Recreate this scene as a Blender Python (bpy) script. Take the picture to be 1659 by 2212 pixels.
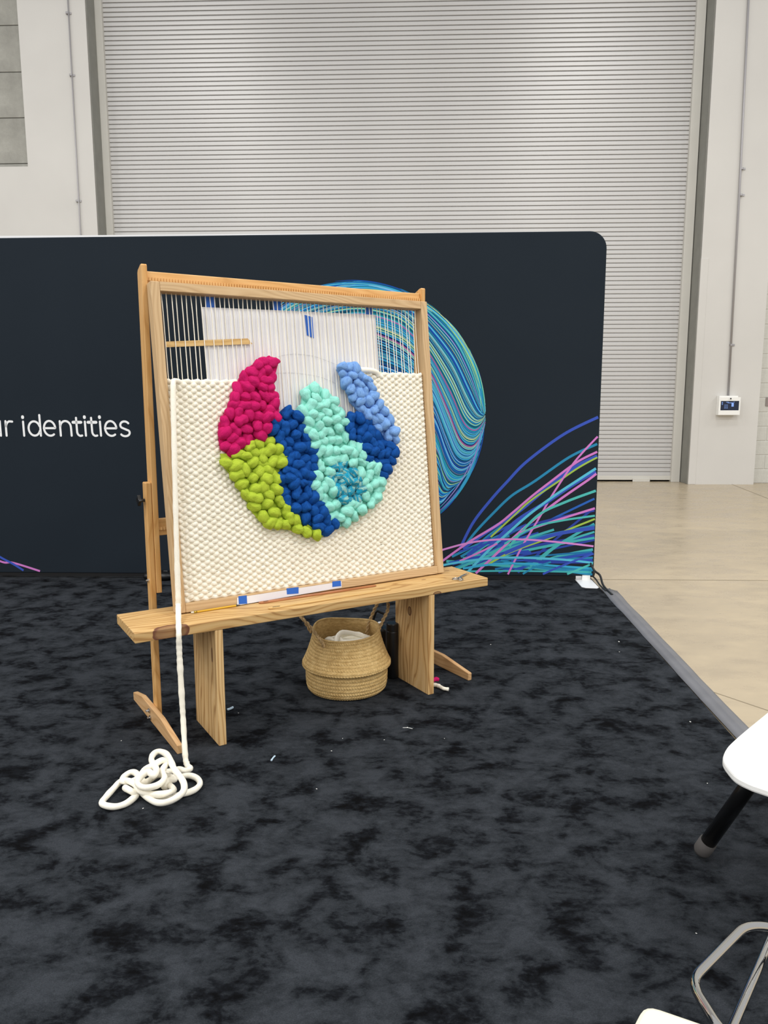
import bpy, bmesh, math, random
from mathutils import Vector, Matrix, noise

for o in list(bpy.data.objects): bpy.data.objects.remove(o)
scene = bpy.context.scene
COL = scene.collection
random.seed(7)

# ------------------------------------------------------------------ camera
CAM_H, FPX, PITCH, ROLL = 1.287, 1661.0, math.radians(8.75), math.radians(-0.1)
_F = Vector((0, math.cos(PITCH), -math.sin(PITCH)))
_R0 = Vector((1, 0, 0)); _U0 = Vector((0, math.sin(PITCH), math.cos(PITCH)))
_R = _R0*math.cos(ROLL)+_U0*math.sin(ROLL); _U = _U0*math.cos(ROLL)-_R0*math.sin(ROLL)
CAMP = Vector((0, 0, CAM_H))
cd = bpy.data.cameras.new('camera'); cam = bpy.data.objects.new('camera', cd); COL.objects.link(cam)
cd.sensor_fit = 'VERTICAL'; cd.sensor_height = 24.0; cd.lens = 24.0*FPX/2212.0
cd.clip_start = 0.02; cd.clip_end = 200
m = Matrix((_R, _U, -_F)).transposed().to_4x4(); m.translation = CAMP
cam.matrix_world = m
scene.camera = cam

# ------------------------------------------------------------------ light of the hall
scene.view_settings.view_transform = 'Standard'; scene.view_settings.look = 'None'
scene.view_settings.gamma = 1.0; scene.view_settings.use_curve_mapping = False
scene.view_settings.exposure = 0.0
w = bpy.data.worlds.new('hall_light'); scene.world = w; w.use_nodes = True
w.node_tree.nodes['Background'].inputs[0].default_value = (1.0, 0.995, 0.985, 1)
w.node_tree.nodes['Background'].inputs[1].default_value = 0.66
def high_bay(x, y, z, size, power):
    l = bpy.data.lights.new('high_bay_lamp', 'AREA'); l.shape = 'DISK'; l.size = size; l.energy = power
    l.color = (1.0, 0.985, 0.955)
    o = bpy.data.objects.new('high_bay_lamp', l); COL.objects.link(o); o.location = (x, y, z)
    return o
for lx in (-19.0, -11.5, -4.0, 3.5, 11.0):
    for ly in (-14.0, -7.0, 0.0):
        high_bay(lx, ly, 8.6, 1.3, 262)
for lx in (-11.5, -4.0, 3.5, 11.0): high_bay(lx, 6.0, 8.6, 1.3, 125)

# ------------------------------------------------------------------ helpers
def ray(x, y): return _F+_R*((x-829.5)/FPX)-_U*((y-1106.0)/FPX)
def on_floor(x, y, z=0.0):
    d = ray(x, y); return CAMP+d*((z-CAM_H)/d.z)
def on_plane(x, y, O, n):
    d = ray(x, y); return CAMP+d*((O-CAMP).dot(n)/d.dot(n))
def at_y(x, y, Y):
    d = ray(x, y); return CAMP+d*(Y/d.y)
def lin(h):
    h = h.lstrip('#'); out = []
    for i in (0, 2, 4):
        c = int(h[i:i+2], 16)/255.0
        out.append(c/12.92 if c <= .04045 else ((c+.055)/1.055)**2.4)
    return (*out, 1.0)

class MB:
    def __init__(s): s.v = []; s.f = []; s.c = []
    def poly(s, pts):
        b = len(s.v); s.v += [Vector(p) for p in pts]; s.f.append(list(range(b, b+len(pts))))
    def box(s, x0, x1, y0, y1, z0, z1):
        b = len(s.v)
        s.v += [Vector(p) for p in ((x0,y0,z0),(x1,y0,z0),(x1,y1,z0),(x0,y1,z0),(x0,y0,z1),(x1,y0,z1),(x1,y1,z1),(x0,y1,z1))]
        for q in ((3,2,1,0),(4,5,6,7),(0,1,5,4),(1,2,6,5),(2,3,7,6),(3,0,4,7)): s.f.append([b+i for i in q])
        return s
    def prism(s, pts, off):
        """closed outline pts (3D) extruded by vector off"""
        off = Vector(off); n = len(pts); b = len(s.v)
        s.v += [Vector(p) for p in pts]+[Vector(p)+off for p in pts]
        s.f.append(list(range(b, b+n))[::-1]); s.f.append(list(range(b+n, b+2*n)))
        for i in range(n):
            j = (i+1) % n; s.f.append([b+i, b+j, b+n+j, b+n+i])
        return s
    def tube(s, pts, rad, seg=8, caps=True, closed=False, flat=None):
        pts = [Vector(p) for p in pts]; n = len(pts); b = len(s.v)
        up = None
        for i, p in enumerate(pts):
            if closed: t = pts[(i+1) % n]-pts[i-1]
            else: t = pts[min(i+1, n-1)]-pts[max(i-1, 0)]
            t = t.normalized() if t.length > 1e-9 else Vector((0,0,1))
            if up is None:
                up = Vector((0,0,1)) if abs(t.z) < .9 else Vector((0,1,0))
            a = t.cross(up)
            a = a.normalized() if a.length > 1e-6 else t.orthogonal().normalized()
            up = a.cross(t).normalized()
            r = rad[i] if isinstance(rad, (list, tuple)) else rad
            for k in range(seg):
                an = 2*math.pi*k/seg
                s.v.append(p+a*(math.cos(an)*r)+up*(math.sin(an)*r*(flat or 1)))
        m = n if closed else n-1
        for i in range(m):
            i2 = (i+1) % n
            for k in range(seg):
                k2 = (k+1) % seg
                s.f.append([b+i*seg+k, b+i2*seg+k, b+i2*seg+k2, b+i*seg+k2])
        if caps and not closed:
            s.f.append([b+k for k in range(seg)]); s.f.append([b+(n-1)*seg+k for k in range(seg)][::-1])
        return s
    def lathe(s, prof, seg=32, c=(0,0,0), cap0=True, cap1=True):
        b = len(s.v); c = Vector(c)
        for (r, z) in prof:
            for k in range(seg):
                an = 2*math.pi*k/seg; s.v.append(c+Vector((r*math.cos(an), r*math.sin(an), z)))
        for i in range(len(prof)-1):
            for k in range(seg):
                k2 = (k+1) % seg
                s.f.append([b+i*seg+k, b+i*seg+k2, b+(i+1)*seg+k2, b+(i+1)*seg+k])
        if cap0: s.f.append([b+k for k in range(seg)][::-1])
        if cap1: s.f.append([b+(len(prof)-1)*seg+k for k in range(seg)])
        return s
    def mesh(s, name, smooth=False, fix=False):
        me = bpy.data.meshes.new(name); me.from_pydata([tuple(v) for v in s.v], [], s.f)
        if fix:
            bm = bmesh.new(); bm.from_mesh(me); bmesh.ops.recalc_face_normals(bm, faces=bm.faces); bm.to_mesh(me); bm.free()
        if smooth:
            me.polygons.foreach_set('use_smooth', [True]*len(me.polygons))
        me.update(); return me
    def build(s, name, mat, parent=None, smooth=False, bevel=0.0, fix=True):
        me = s.mesh(name, smooth, fix)
        if mat: me.materials.append(mat)
        return link(name, me, parent, bevel)
def link(name, me, parent=None, bevel=0.0):
    o = bpy.data.objects.new(name, me); COL.objects.link(o)
    if parent is not None: o.parent = parent
    if bevel:
        b = o.modifiers.new('bevel', 'BEVEL'); b.width = bevel; b.segments = 2; b.limit_method = 'ANGLE'; b.angle_limit = math.radians(40)
    return o
def tag(o, label, cat, group=None):
    o['label'] = label; o['category'] = cat
    if group: o['group'] = group
    return o
def struct(o): o['kind'] = 'structure'; return o
def thing(name, label, cat, mat4=None, group=None):
    o = bpy.data.objects.new(name, None); COL.objects.link(o); o.empty_display_size = .05
    if mat4 is not None: o.matrix_world = mat4
    return tag(o, label, cat, group)
def frame_matrix(O, x, y, z):
    M = Matrix((Vector(x), Vector(y), Vector(z))).transposed().to_4x4(); M.translation = Vector(O); return M
def spline(pts, n=8, closed=False):
    pts = [Vector(p) for p in pts]; out = []; N = len(pts)
    rng = range(N) if closed else range(N-1)
    for i in rng:
        if closed: p0, p1, p2, p3 = pts[i-1], pts[i], pts[(i+1) % N], pts[(i+2) % N]
        else: p0, p1, p2, p3 = pts[max(i-1,0)], pts[i], pts[i+1], pts[min(i+2, N-1)]
        for k in range(n):
            t = k/n
            out.append(.5*((2*p1)+(p2-p0)*t+(2*p0-5*p1+4*p2-p3)*t*t+(3*p1-p0-3*p2+p3)*t**3))
    if not closed: out.append(pts[-1])
    return out

# ------------------------------------------------------------------ materials
MATS = {}
class NT:
    def __init__(s, name):
        s.m = bpy.data.materials.new(name); s.m.use_nodes = True; s.t = s.m.node_tree
        s.b = s.t.nodes['Principled BSDF']; MATS[name] = s.m
    def n(s, typ, **kw):
        nd = s.t.nodes.new(typ)
        for k, v in kw.items():
            if k in nd.inputs: nd.inputs[k].default_value = v
            else: setattr(nd, k, v)
        return nd
    def l(s, a, b): s.t.links.new(a, b)
    def coords(s, scale=(1,1,1), kind='Object', rot=(0,0,0)):
        tc = s.n('ShaderNodeTexCoord'); mp = s.n('ShaderNodeMapping'); mp.inputs['Scale'].default_value = scale
        mp.inputs['Rotation'].default_value = rot
        s.l(tc.outputs[kind], mp.inputs['Vector']); return mp.outputs['Vector']
    def noise(s, vec, scale=5, detail=4, rough=.5, dist=0):
        nd = s.n('ShaderNodeTexNoise'); nd.inputs['Scale'].default_value = scale; nd.inputs['Detail'].default_value = detail
        nd.inputs['Roughness'].default_value = rough; nd.inputs['Distortion'].default_value = dist
        if vec is not None: s.l(vec, nd.inputs['Vector'])
        return nd.outputs['Fac']
    def ramp(s, fac, stops):
        nd = s.n('ShaderNodeValToRGB'); e = nd.color_ramp.elements
        while len(e) < len(stops): e.new(.5)
        for i, (p, c) in enumerate(stops): e[i].position = p; e[i].color = c
        s.l(fac, nd.inputs['Fac']); return nd.outputs['Color']
    def mix(s, fac, a, b, mode='MIX'):
        nd = s.n('ShaderNodeMix'); nd.data_type = 'RGBA'; nd.blend_type = mode
        for v, i in ((fac, 0), (a, 6), (b, 7)):
            if hasattr(v, 'is_linked'): s.l(v, nd.inputs[i])
            else: nd.inputs[i].default_value = v
        return nd.outputs[2]
    def bump(s, h, strength=.3, dist=.002):
        nd = s.n('ShaderNodeBump'); nd.inputs['Strength'].default_value = strength; nd.inputs['Distance'].default_value = dist
        s.l(h, nd.inputs['Height']); s.l(nd.outputs['Normal'], s.b.inputs['Normal'])
    def set(s, color=None, rough=None, metal=None, spec=None, sheen=None):
        if color is not None:
            if hasattr(color, 'is_linked'): s.l(color, s.b.inputs['Base Color'])
            else: s.b.inputs['Base Color'].default_value = color
        if rough is not None: s.b.inputs['Roughness'].default_value = rough
        if metal is not None: s.b.inputs['Metallic'].default_value = metal
        if spec is not None: s.b.inputs['Specular IOR Level'].default_value = spec
        if sheen is not None: s.b.inputs['Sheen Weight'].default_value = sheen
        return s.m

def plain(name, hexcol, rough=.5, metal=0, spec=.5, var=.0, vscale=20, bump=0):
    k = NT(name); c = lin(hexcol)
    if var or bump:
        f = k.noise(k.coords(), vscale, 5)
        d = tuple(max(0, x*(1-var)) for x in c[:3])+(1,); e = tuple(min(1, x*(1+var)) for x in c[:3])+(1,)
        k.set(k.ramp(f, [(.3, d), (.7, e)]), rough, metal, spec)
        if bump: k.bump(f, bump, .001)
    else: k.set(c, rough, metal, spec)
    return k.m

def wood(name, light, mid, dark, axis=0, ring=26, grain=.5, rough=.5, knots=(), wav=4.5):
    k = NT(name)
    sc = [1, 1, 1]; sc[axis] = .07
    v = k.coords(tuple(sc))
    wob = k.noise(k.coords(tuple(.35 if i == axis else 1.6 for i in range(3))), 3.0, 2)
    wv = k.n('ShaderNodeTexWave', wave_type='RINGS' if False else 'BANDS')
    wv.bands_direction = 'DIAGONAL'
    wv.inputs['Scale'].default_value = ring; wv.inputs['Distortion'].default_value = wav
    wv.inputs['Detail'].default_value = 2.5; wv.inputs['Detail Scale'].default_value = 1.2
    add = k.n('ShaderNodeVectorMath', operation='ADD'); scl = k.n('ShaderNodeVectorMath', operation='SCALE')
    comb = k.n('ShaderNodeCombineXYZ')
    for i in range(3):
        if i != axis: k.l(wob, comb.inputs[i])
    k.l(comb.outputs[0], scl.inputs[0]); scl.inputs['Scale'].default_value = .16
    k.l(v, add.inputs[0]); k.l(scl.outputs[0], add.inputs[1]); k.l(add.outputs[0], wv.inputs['Vector'])
    base = k.ramp(wv.outputs['Fac'], [(0, lin(light)), (.5, lin(mid)), (.8, lin(mid)), (1, lin(dark))])
    fib = k.noise(k.coords(tuple(3 if i == axis else 160 for i in range(3))), 1.0, 4)
    col = k.mix(grain*.5, base, k.ramp(fib, [(.3, lin(dark)), (.65, lin(light))]))
    tone = k.noise(k.coords(tuple(.8 if i == axis else 3 for i in range(3))), 2.0, 2)
    col = k.mix(.25, col, k.ramp(tone, [(.3, lin(mid)), (.7, lin(light))]))
    for (pos, rad, kcol) in knots:       # knots: ellipsoids in the board's own coordinates
        tc = k.n('ShaderNodeTexCoord'); sb = k.n('ShaderNodeVectorMath', operation='SUBTRACT'); sb.inputs[1].default_value = pos
        dv = k.n('ShaderNodeVectorMath', operation='DIVIDE'); dv.inputs[1].default_value = rad
        ln = k.n('ShaderNodeVectorMath', operation='LENGTH')
        k.l(tc.outputs['Object'], sb.inputs[0]); k.l(sb.outputs[0], dv.inputs[0]); k.l(dv.outputs[0], ln.inputs[0])
        nn = k.noise(k.coords(), 60, 3)
        ad = k.n('ShaderNodeMath', operation='ADD'); mu = k.n('ShaderNodeMath', operation='MULTIPLY_ADD')
        k.l(nn, mu.inputs[0]); mu.inputs[1].default_value = .22; mu.inputs[2].default_value = -.11
        k.l(ln.outputs['Value'], ad.inputs[0]); k.l(mu.outputs[0], ad.inputs[1])
        f = k.ramp(ad.outputs[0], [(.0, (.55,.55,.55,1)), (.7, (.7,.7,.7,1)), (.86, (1,1,1,1)), (.93, (.95,.95,.95,1)), (.97, (0,0,0,1))])
        col = k.mix(f, col, k.mix(nn, lin(kcol), lin('7a4b33')))
    k.set(col, rough, spec=.35); k.bump(fib, .15, .0006)
    return k.m

M_frame = wood('pale_oak', 'd3b58b', 'c6a57a', 'b39066', 2, 42, .5, wav=1.2)
M_frame_h = wood('pale_oak_rail', 'd3b58b', 'c6a57a', 'b39066', 0, 42, .5, wav=1.2)
M_loom = wood('amber_beech', 'ddb074', 'd3a263', 'c08a4a', 2, 22, .4, .42)
M_loom_h = wood('amber_beech_beam', 'e0b57a', 'd6a668', 'c59355', 0, 22, .4, .42)
M_foot = wood('light_beech', 'd3ac7e', 'caa070', 'b88c5c', 1, 24, .4)
M_bench = wood('pine_top', 'd3b07a', 'c8a167', '93642f', 0, 26, .35, .55,
               knots=(((.124, -.002, .470), (.070, .046, .036), '5d3a30'), ((1.25, .0, .452), (.022, .015, .011), '5a3c28'), ((1.262, .12, .486), (.012, .006, .02), '6b4a30'), ((1.446,.204,.486),(.014,.008,.02),'8a683e')))
M_leg = wood('pine_leg', 'e2c08c', 'd6ae74', '94622c', 2, 24, .3, .55,
             knots=(((.281, .046, .346), (.03, .010, .03), '5f4530'), ((1.209, .15, .346), (.03, .017, .022), '4a3320')))
M_stick_pale = wood('pale_stick', 'dab77c', 'd0aa6c', 'bb9052', 0, 30, .4)
M_stick_red = wood('reddish_stick', 'b97c50', 'a96c42', '8d5531', 0, 30, .4)

k = NT('cream_wool'); f = k.noise(k.coords((1,1,1)), 260, 3); g = k.noise(k.coords((1,1,1)), 30, 3)
k.set(k.mix(.5, k.ramp(f, [(.3, lin('efe8d6')), (.7, lin('fbf7ea'))]), k.ramp(g, [(.3, lin('f0e9d6')), (.7, lin('faf5e8'))])), .9, spec=.15, sheen=.25)
k.bump(f, .35, .0015); M_wool = k.m
def roving(name, cols):
    k = NT(name)
    fib = k.noise(k.coords((.25, 2.2, 2.2)), 5 if len(cols) < 4 else 1.6, 4, .55, .4); big = k.noise(k.coords((.5, 2, 2)), 2, 2)
    c = [lin(x) for x in cols]
    st = [(.28+.44*i/(len(c)-1), x) for i, x in enumerate(c)]
    k.set(k.ramp(fib if len(c) > 3 else big, st), .8, spec=.2)
    k.bump(fib, .55, .006); return k.m
M_rov = dict(magenta=roving('magenta_roving', ['b80c59', 'ca1466', 'c11261']), lime=roving('lime_roving', ['a2b92e', 'b4ca3e', 'abc136']),
             navy=roving('navy_roving', ['053f86', '0a4f9e', '074791']), mint=roving('mint_roving', ['88d8c8', '9ee8d8', '93e0d0']),
             teal=roving('teal_blend_roving', ['0f6c96', '1a9ab8', '1c8fb0', 'a9cdb4', '148fae']), blue=roving('periwinkle_roving', ['6491d2', '80abe4', '729ddb']))

k = NT('black_carpet'); v = k.coords((1, 1.15, 1))
p1 = k.noise(v, 7.5, 6, .6, .4); p2 = k.noise(k.coords((1,1.6,1)), 32, 5, .65, .4); fine = k.noise(k.coords((1,1.8,1)), 330, 3, .6)
mm = k.n('ShaderNodeMath', operation='MULTIPLY_ADD'); k.l(p2, mm.inputs[0]); mm.inputs[1].default_value = .42; k.l(p1, mm.inputs[2])
c = k.ramp(mm.outputs[0], [(.53, lin('07080b')), (.61, lin('171a1f')), (.69, lin('2d3136')), (.85, lin('3e4248'))])
c = k.mix(.55, c, k.ramp(fine, [(.3, (.10,.10,.11,1)), (.7, (1,1,1,1))]), 'MULTIPLY')
k.set(c, .95, spec=.08); k.bump(fine, .7, .004); M_carpet = k.m

k = NT('polished_concrete'); v = k.coords((.7, 1.2, 1))
a = k.noise(v, 1.4, 7, .62, .6); b2 = k.noise(k.coords((.7, 1.2, 1)), 6, 7, .6, .2)
c = k.mix(.5, k.ramp(a, [(.3, lin('a29580')), (.55, lin('b5a68c')), (.75, lin('c6b699'))]), k.ramp(b2, [(.3, lin('a59680')), (.7, lin('c4b498'))]))
k.set(c, .28, spec=.5); rr = k.ramp(b2, [(.3, (.2,.2,.2,1)), (.7, (.42,.42,.42,1))]); k.l(rr, k.b.inputs['Roughness']); M_conc = k.m

k = NT('painted_wall'); a = k.noise(k.coords(), .8, 4); f = k.noise(k.coords(), 55, 4)
k.set(k.ramp(a, [(.3, lin('cccac6')), (.7, lin('d4d2ce'))]), .7, spec=.3); k.bump(f, .12, .004); M_wall = k.m
k = NT('raw_block'); a = k.noise(k.coords(), 2.5, 8, .65); f = k.noise(k.coords(), 40, 5)
k.set(k.ramp(a, [(.3, lin('8f8e88')), (.55, lin('a3a29b')), (.75, lin('b6b5ae'))]), .9, spec=.2); k.bump(f, .5, .006); M_rawblock = k.m
M_block = plain('painted_block', 'c9c8c1', .75, var=.05, vscale=30, bump=.25)
M_mortar = plain('mortar', 'd6d5cf', .9)
M_mortar_dark = plain('dark_mortar', '6d6c67', .9)
k = NT('shutter_paint'); a = k.noise(k.coords((.2, 1, 1)), 3, 3)
k.set(k.ramp(a, [(.3, lin('c2c1c0')), (.7, lin('c9c8c7'))]), .38, spec=.5, metal=.15); M_slat = k.m
M_guide = plain('shutter_guide_paint', 'cfcdc6', .5, var=.03, vscale=3)
M_jamb = plain('jamb_grey', '85857f', .5, var=.08, vscale=6)  # darker grey than the wall, for the strips beside the guides
M_dark = plain('dark_gap', '0d0d0f', .9)
k = NT('black_fabric'); f = k.noise(k.coords(), 420, 2); g = k.noise(k.coords(), 1.2, 3)
k.set(k.mix(.5, k.ramp(f, [(.3, lin('141c24')), (.7, lin('232c35'))]), k.ramp(g, [(.3, lin('19222b')), (.7, lin('1f2831'))])), .85, spec=.2); k.bump(f, .2, .0006); M_fabric = k.m
M_white = plain('white_plastic', 'f2f2ef', .4)
M_whitemetal = plain('white_metal', 'e9eaec', .4)
M_table = plain('white_laminate', 'f6f6f4', .35)
M_black = plain('black_enamel', '0b0b0c', .28, spec=.5)
M_blackplast = plain('black_plastic', '121315', .4, var=.1)
M_cable = plain('black_cable', '17181a', .5)
M_rubber = plain('grey_rubber', '474443', .8, var=.1)
M_strip = plain('grey_edge_tape', '6e6f74', .55, var=.08, vscale=9, bump=.05)
M_chrome = plain('chrome', 'c4c4c4', .06, metal=1.0)
M_steel = plain('steel', 'b9babd', .22, metal=1.0)
M_cream = plain('cream_vinyl', 'dfdac8', .45, var=.02)
M_paper = None
k = NT('tracing_paper'); a = k.noise(k.coords(), 6, 4)
k.set(k.ramp(a, [(.3, lin('dedde2')), (.7, lin('e8e7ea'))]), .8, spec=.2); M_paper = k.m
M_tape = plain('blue_tape', '2464c4', .6, var=.05)
M_tape_faded = plain('blue_tape_under_paper', 'c3c8dc', .7)
M_pencil_line = plain('pencil_line', 'b9b8bd', .9)
M_yellow = plain('yellow_pencil_paint', 'd8a715', .35)
M_lead = plain('pencil_tip', '3b342c', .5)
M_gold = plain('ferrule', 'c9b04a', .3, metal=1)
M_conduit = plain('grey_conduit', 'a6a4a6', .4, metal=.4)
M_plate = plain('brown_grey_plate', '8d8480', .6)
M_print = None
k = NT('fabric_print'); at = k.n('ShaderNodeVertexColor'); at.layer_name = 'ink'
k.set(at.outputs['Color'], .8, spec=.2); M_print = k.m
M_letter = plain('white_print', 'f4f5f6', .7)
k = NT('seagrass'); a = k.noise(k.coords((1,1,2.5)), 55, 4, .6); b2 = k.noise(k.coords((1,1,1)), 14, 3)
k.set(k.mix(.45, k.ramp(a, [(.28, lin('9d7d4c')), (.5, lin('c8a76e')), (.72, lin('e6ca94'))]), k.ramp(b2, [(.3, lin('b8965d')), (.7, lin('d8b97f'))])), .75, spec=.25)
k.bump(a, .3, .002); M_sea = k.m
M_rope = plain('jute_rope', 'b99c70', .85, var=.25, vscale=80, bump=.3)
k = NT('clear_plastic'); k.set(lin('e4ebee'), .1); k.b.inputs['Transmission Weight'].default_value = .85; M_clear = k.m
k = NT('panel_screen'); k.set(lin('101624'), .15); k.b.inputs['Emission Color'].default_value = lin('16223c'); k.b.inputs['Emission Strength'].default_value = .5; M_screen = k.m
k = NT('screen_glow'); k.set(lin('6f8fd0'), .3); k.b.inputs['Emission Color'].default_value = lin('7f9fe0'); k.b.inputs['Emission Strength'].default_value = .6; M_glow = k.m
M_scrapblue = plain('pale_blue_wool', 'b9cfe0', .9)
M_lint = plain('white_lint', 'dcdcda', .9)

# ------------------------------------------------------------------ floor
fl = MB(); fl.box(-9, 12, -6, 14, -.12, 0); floor = struct(fl.build('floor', M_conc))
def joint(p, q, wd=.012):
    p = Vector(p); q = Vector(q); d = (q-p).normalized(); n = Vector((-d.y, d.x, 0))*wd*.5
    mb = MB(); mb.prism([p-n+Vector((0,0,.0002)), q-n+Vector((0,0,.0002)), q+n+Vector((0,0,.0002)), p+n+Vector((0,0,.0002))], (0,0,.0006))
    mb.build('expansion_joint', MATS['joint'] if 'joint' in MATS else plain('joint', '857a66', .9), floor)
ja = on_floor(1310, 1252); jb = on_floor(1659, 1254); jd = (jb-ja).normalized()
joint(ja-jd*.3, jb+jd*5)
ja = on_floor(1580, 1046); jb = on_floor(1659, 1077); jd = (jb-ja).normalized(); joint(ja, jb+jd*5)
ja = on_floor(1585, 1510); jb = on_floor(1659, 1535); jd = (jb-ja).normalized(); joint(ja-jd*.25, jb+jd*4, .006)
# stains
rs = random.Random(3)
# ------------------------------------------------------------------ back wall with the roll-up shutter
WA = math.radians(-2.0)
WE = Vector((math.cos(WA), math.sin(WA), 0)); WN = Vector((-math.sin(WA), math.cos(WA), 0)); UPV = Vector((0,0,1))
W0 = Vector((4.2097, 11.275, 0))
REV = 0.36
def wall_uv(x, y, dep=0.0):
    X = on_plane(x, y, W0+WN*dep, WN); d = X-W0; return d.dot(WE), X.z
WM = frame_matrix(W0, WE, WN, UPV)      # local x along the wall, y away from the camera, z up
HT = 7.6
sL = wall_uv(222, 7)[0]
eR = wall_uv(1548, 0, -REV)[0]; eL = wall_uv(183, 0, -REV)[0]
pR = wall_uv(1635, 940, -REV)[0]          # right edge of the plastered pier
zTop = wall_uv(20, 360, -REV)[1]          # sill height of the raw block panel on the left
xPan = wall_uv(48, 180, -REV)[0]
mb = MB(); mb.box(eR, pR, -REV, .3, 0, HT)
wr = struct(mb.build('wall_right', M_wall)); wr.matrix_world = WM
mb = MB(); mb.box(xPan-4.5, eL, -REV, .3, 0, zTop); mb.box(xPan, eL, -REV, .3, zTop, HT); mb.box(xPan-4.5, xPan, -REV+.22, .3, zTop, HT)
wl = struct(mb.build('wall_left', M_wall)); wl.matrix_world = WM
mb = MB(); mb.box(xPan-4.5, xPan-.001, -REV+.10, -REV+.219, zTop+.001, HT); pj = mb.build('panel_joints', M_mortar_dark, wl)
zs = [wall_uv(20, yy, -REV+.05)[1] for yy in (353, 254, 155, 54)]
zs = [zTop+.002]+zs+[zs[-1]+(zs[-1]-zs[-2]), HT-.01]
pm = {}
for i in range(len(zs)-1):
    hh = round(zs[i+1]-zs[i]-.008, 4)
    for j in range(3):
        key = (hh, )
        if key not in pm:
            b = MB(); b.box(.004, 1.216, 0, .06, 0, hh); me = b.mesh('block_panel', fix=True); me.materials.append(M_rawblock); pm[key] = me
        o = link('block_panel', pm[key], wl, .006); o.location = (xPan-.002-1.22*(j+1)-(.0 if i % 2 else 0), -REV+.05, zs[i])
# block wall right of the pier
mb = MB(); mb.box(pR, pR+5, -REV+.163, .3, 0, HT)
wb = struct(mb.build('wall_far_right', M_mortar)); wb.matrix_world = WM
bmesh_b = MB(); bmesh_b.box(.005, .4, 0, .05, .005, .198); bme = bmesh_b.mesh('block', fix=True); bme.materials.append(M_block)
hlf = MB(); hlf.box(.005, .2, 0, .05, .005, .198); hme = hlf.mesh('block', fix=True); hme.materials.append(M_block)
for r in range(20):
    x = pR
    if r % 2: o = link('block', hme, wb, .006); o.location = (x, -REV+.155, r*.2032); x += .2032
    for j in range(5):
        o = link('block', bme, wb, .006); o.location = (x, -REV+.155, r*.2032); x += .4064
# shutter
sh = struct(bpy.data.objects.new('door_1', None)); COL.objects.link(sh); sh.matrix_world = WM
PITCHS = .0605
prof = [(0.000, .006), (-.011, .0035), (-.0135, .007), (-.013, .022), (-.0125, .038), (-.0115, .049), (-.0075, .0535), (.004, .0545), (.004, .0605), (.006, .0665), (.012, .0665), (.012, .006)]
b = MB(); x0, x1 = sL-.05, .05; n = len(prof)
b.v = [Vector((x0, y, z)) for y, z in prof]+[Vector((x1, y, z)) for y, z in prof]
for i in range(n):
    j = (i+1) % n; b.f.append([i, j, n+j, n+i])
b.f.append(list(range(n))); b.f.append(list(range(n, 2*n))[::-1])
sme = b.mesh('slat', fix=True); sme.materials.append(M_slat)
for i in range(int(HT/PITCHS)-1):
    o = link('slat', sme, sh); o.location = (0, 0, .085+i*PITCHS)
mb = MB(); mb.box(sL-.05, .05, -.03, .02, .025, .088); mb.build('bottom_bar', M_guide, sh, bevel=.004)
mb = MB(); mb.box(sL-.05, .05, .03, .06, 0, HT); mb.build('backing', M_dark, sh)
mb = MB(); mb.box(-.55, -.30, -.05, -.028, 0.0, .05); mb.build('floor_latch', M_guide, sh, bevel=.003)
# guides and grey jamb strips
gR = wall_uv(1525, 0, -.03)[0]; gL = wall_uv(200, 0, -.03)[0]
def trim(name, mat, *bx):
    mb = MB(); mb.box(*bx); o = struct(mb.build(name, mat, bevel=.004)); o.matrix_world = WM; return o
trim('trim_1', M_guide, 0, gR-.0, -.07, .05, 0, HT)
trim('trim_2', M_guide, gL, sL, -.07, .05, 0, HT)
trim('trim_3', M_jamb, gR+.002, eR-.002, -.0, .06, 0, HT)
trim('trim_4', M_jamb, eL+.002, gL-.002, -.0, .06, 0, HT)
trim('trim_5', M_jamb, eR-.014, eR-.001, -REV+.015, -.02, 0, HT)
trim('trim_6', M_jamb, eL+.001, eL+.014, -REV+.015, -.02, 0, HT)
# corner guard plate on the pier
gx1, gz1 = wall_uv(1531, 558, -REV)
trim('trim_7', M_wall, eR-.003, gx1, -REV-.006, -REV+.02, .0, gz1)
# conduits
def conduit(name, pts, label, clamps):
    t = thing(name, label, 'conduit', WM)
    P = []
    for (x, y) in pts:
        s, z = wall_uv(x, y, -REV-.02); P.append(Vector((s, -REV-.021, z)))
    d = (P[0]-P[1]).normalized()
    if P[0].z > 5: P[0] = P[0]+d*((HT-P[0].z)/d.z)
    mb = MB(); mb.tube(P, .0135 if pts[0][0] > 800 else .009, 10); mb.build('pipe', M_conduit, t, True)
    for c in clamps:
        s, z = wall_uv(*c, -REV-.02); mb = MB(); mb.box(s-.022, s+.05, -REV-.012, -REV-.001, z-.012, z+.012); mb.tube([(s, -REV-.021, z-.012), (s, -REV-.021, z+.012)], .019, 10)
        mb.build('clamp', M_conduit, t)
    return t
sg, zg = wall_uv(160, 250, -REV)
conduit('wall_conduit', [(146.5, 0), (174, 505), (187, 760)], 'thin grey conduit running up the plain wall left of the roller shutter', [(145, 28), (153, 162), (167, 434)])
conduit('wall_conduit', [(1617, 0), (1600, 362), (1573, 856)], 'grey conduit dropping down the wall to the white touch panel box', [(1603, 364), (1601, 421), (1580, 745)])
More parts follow.
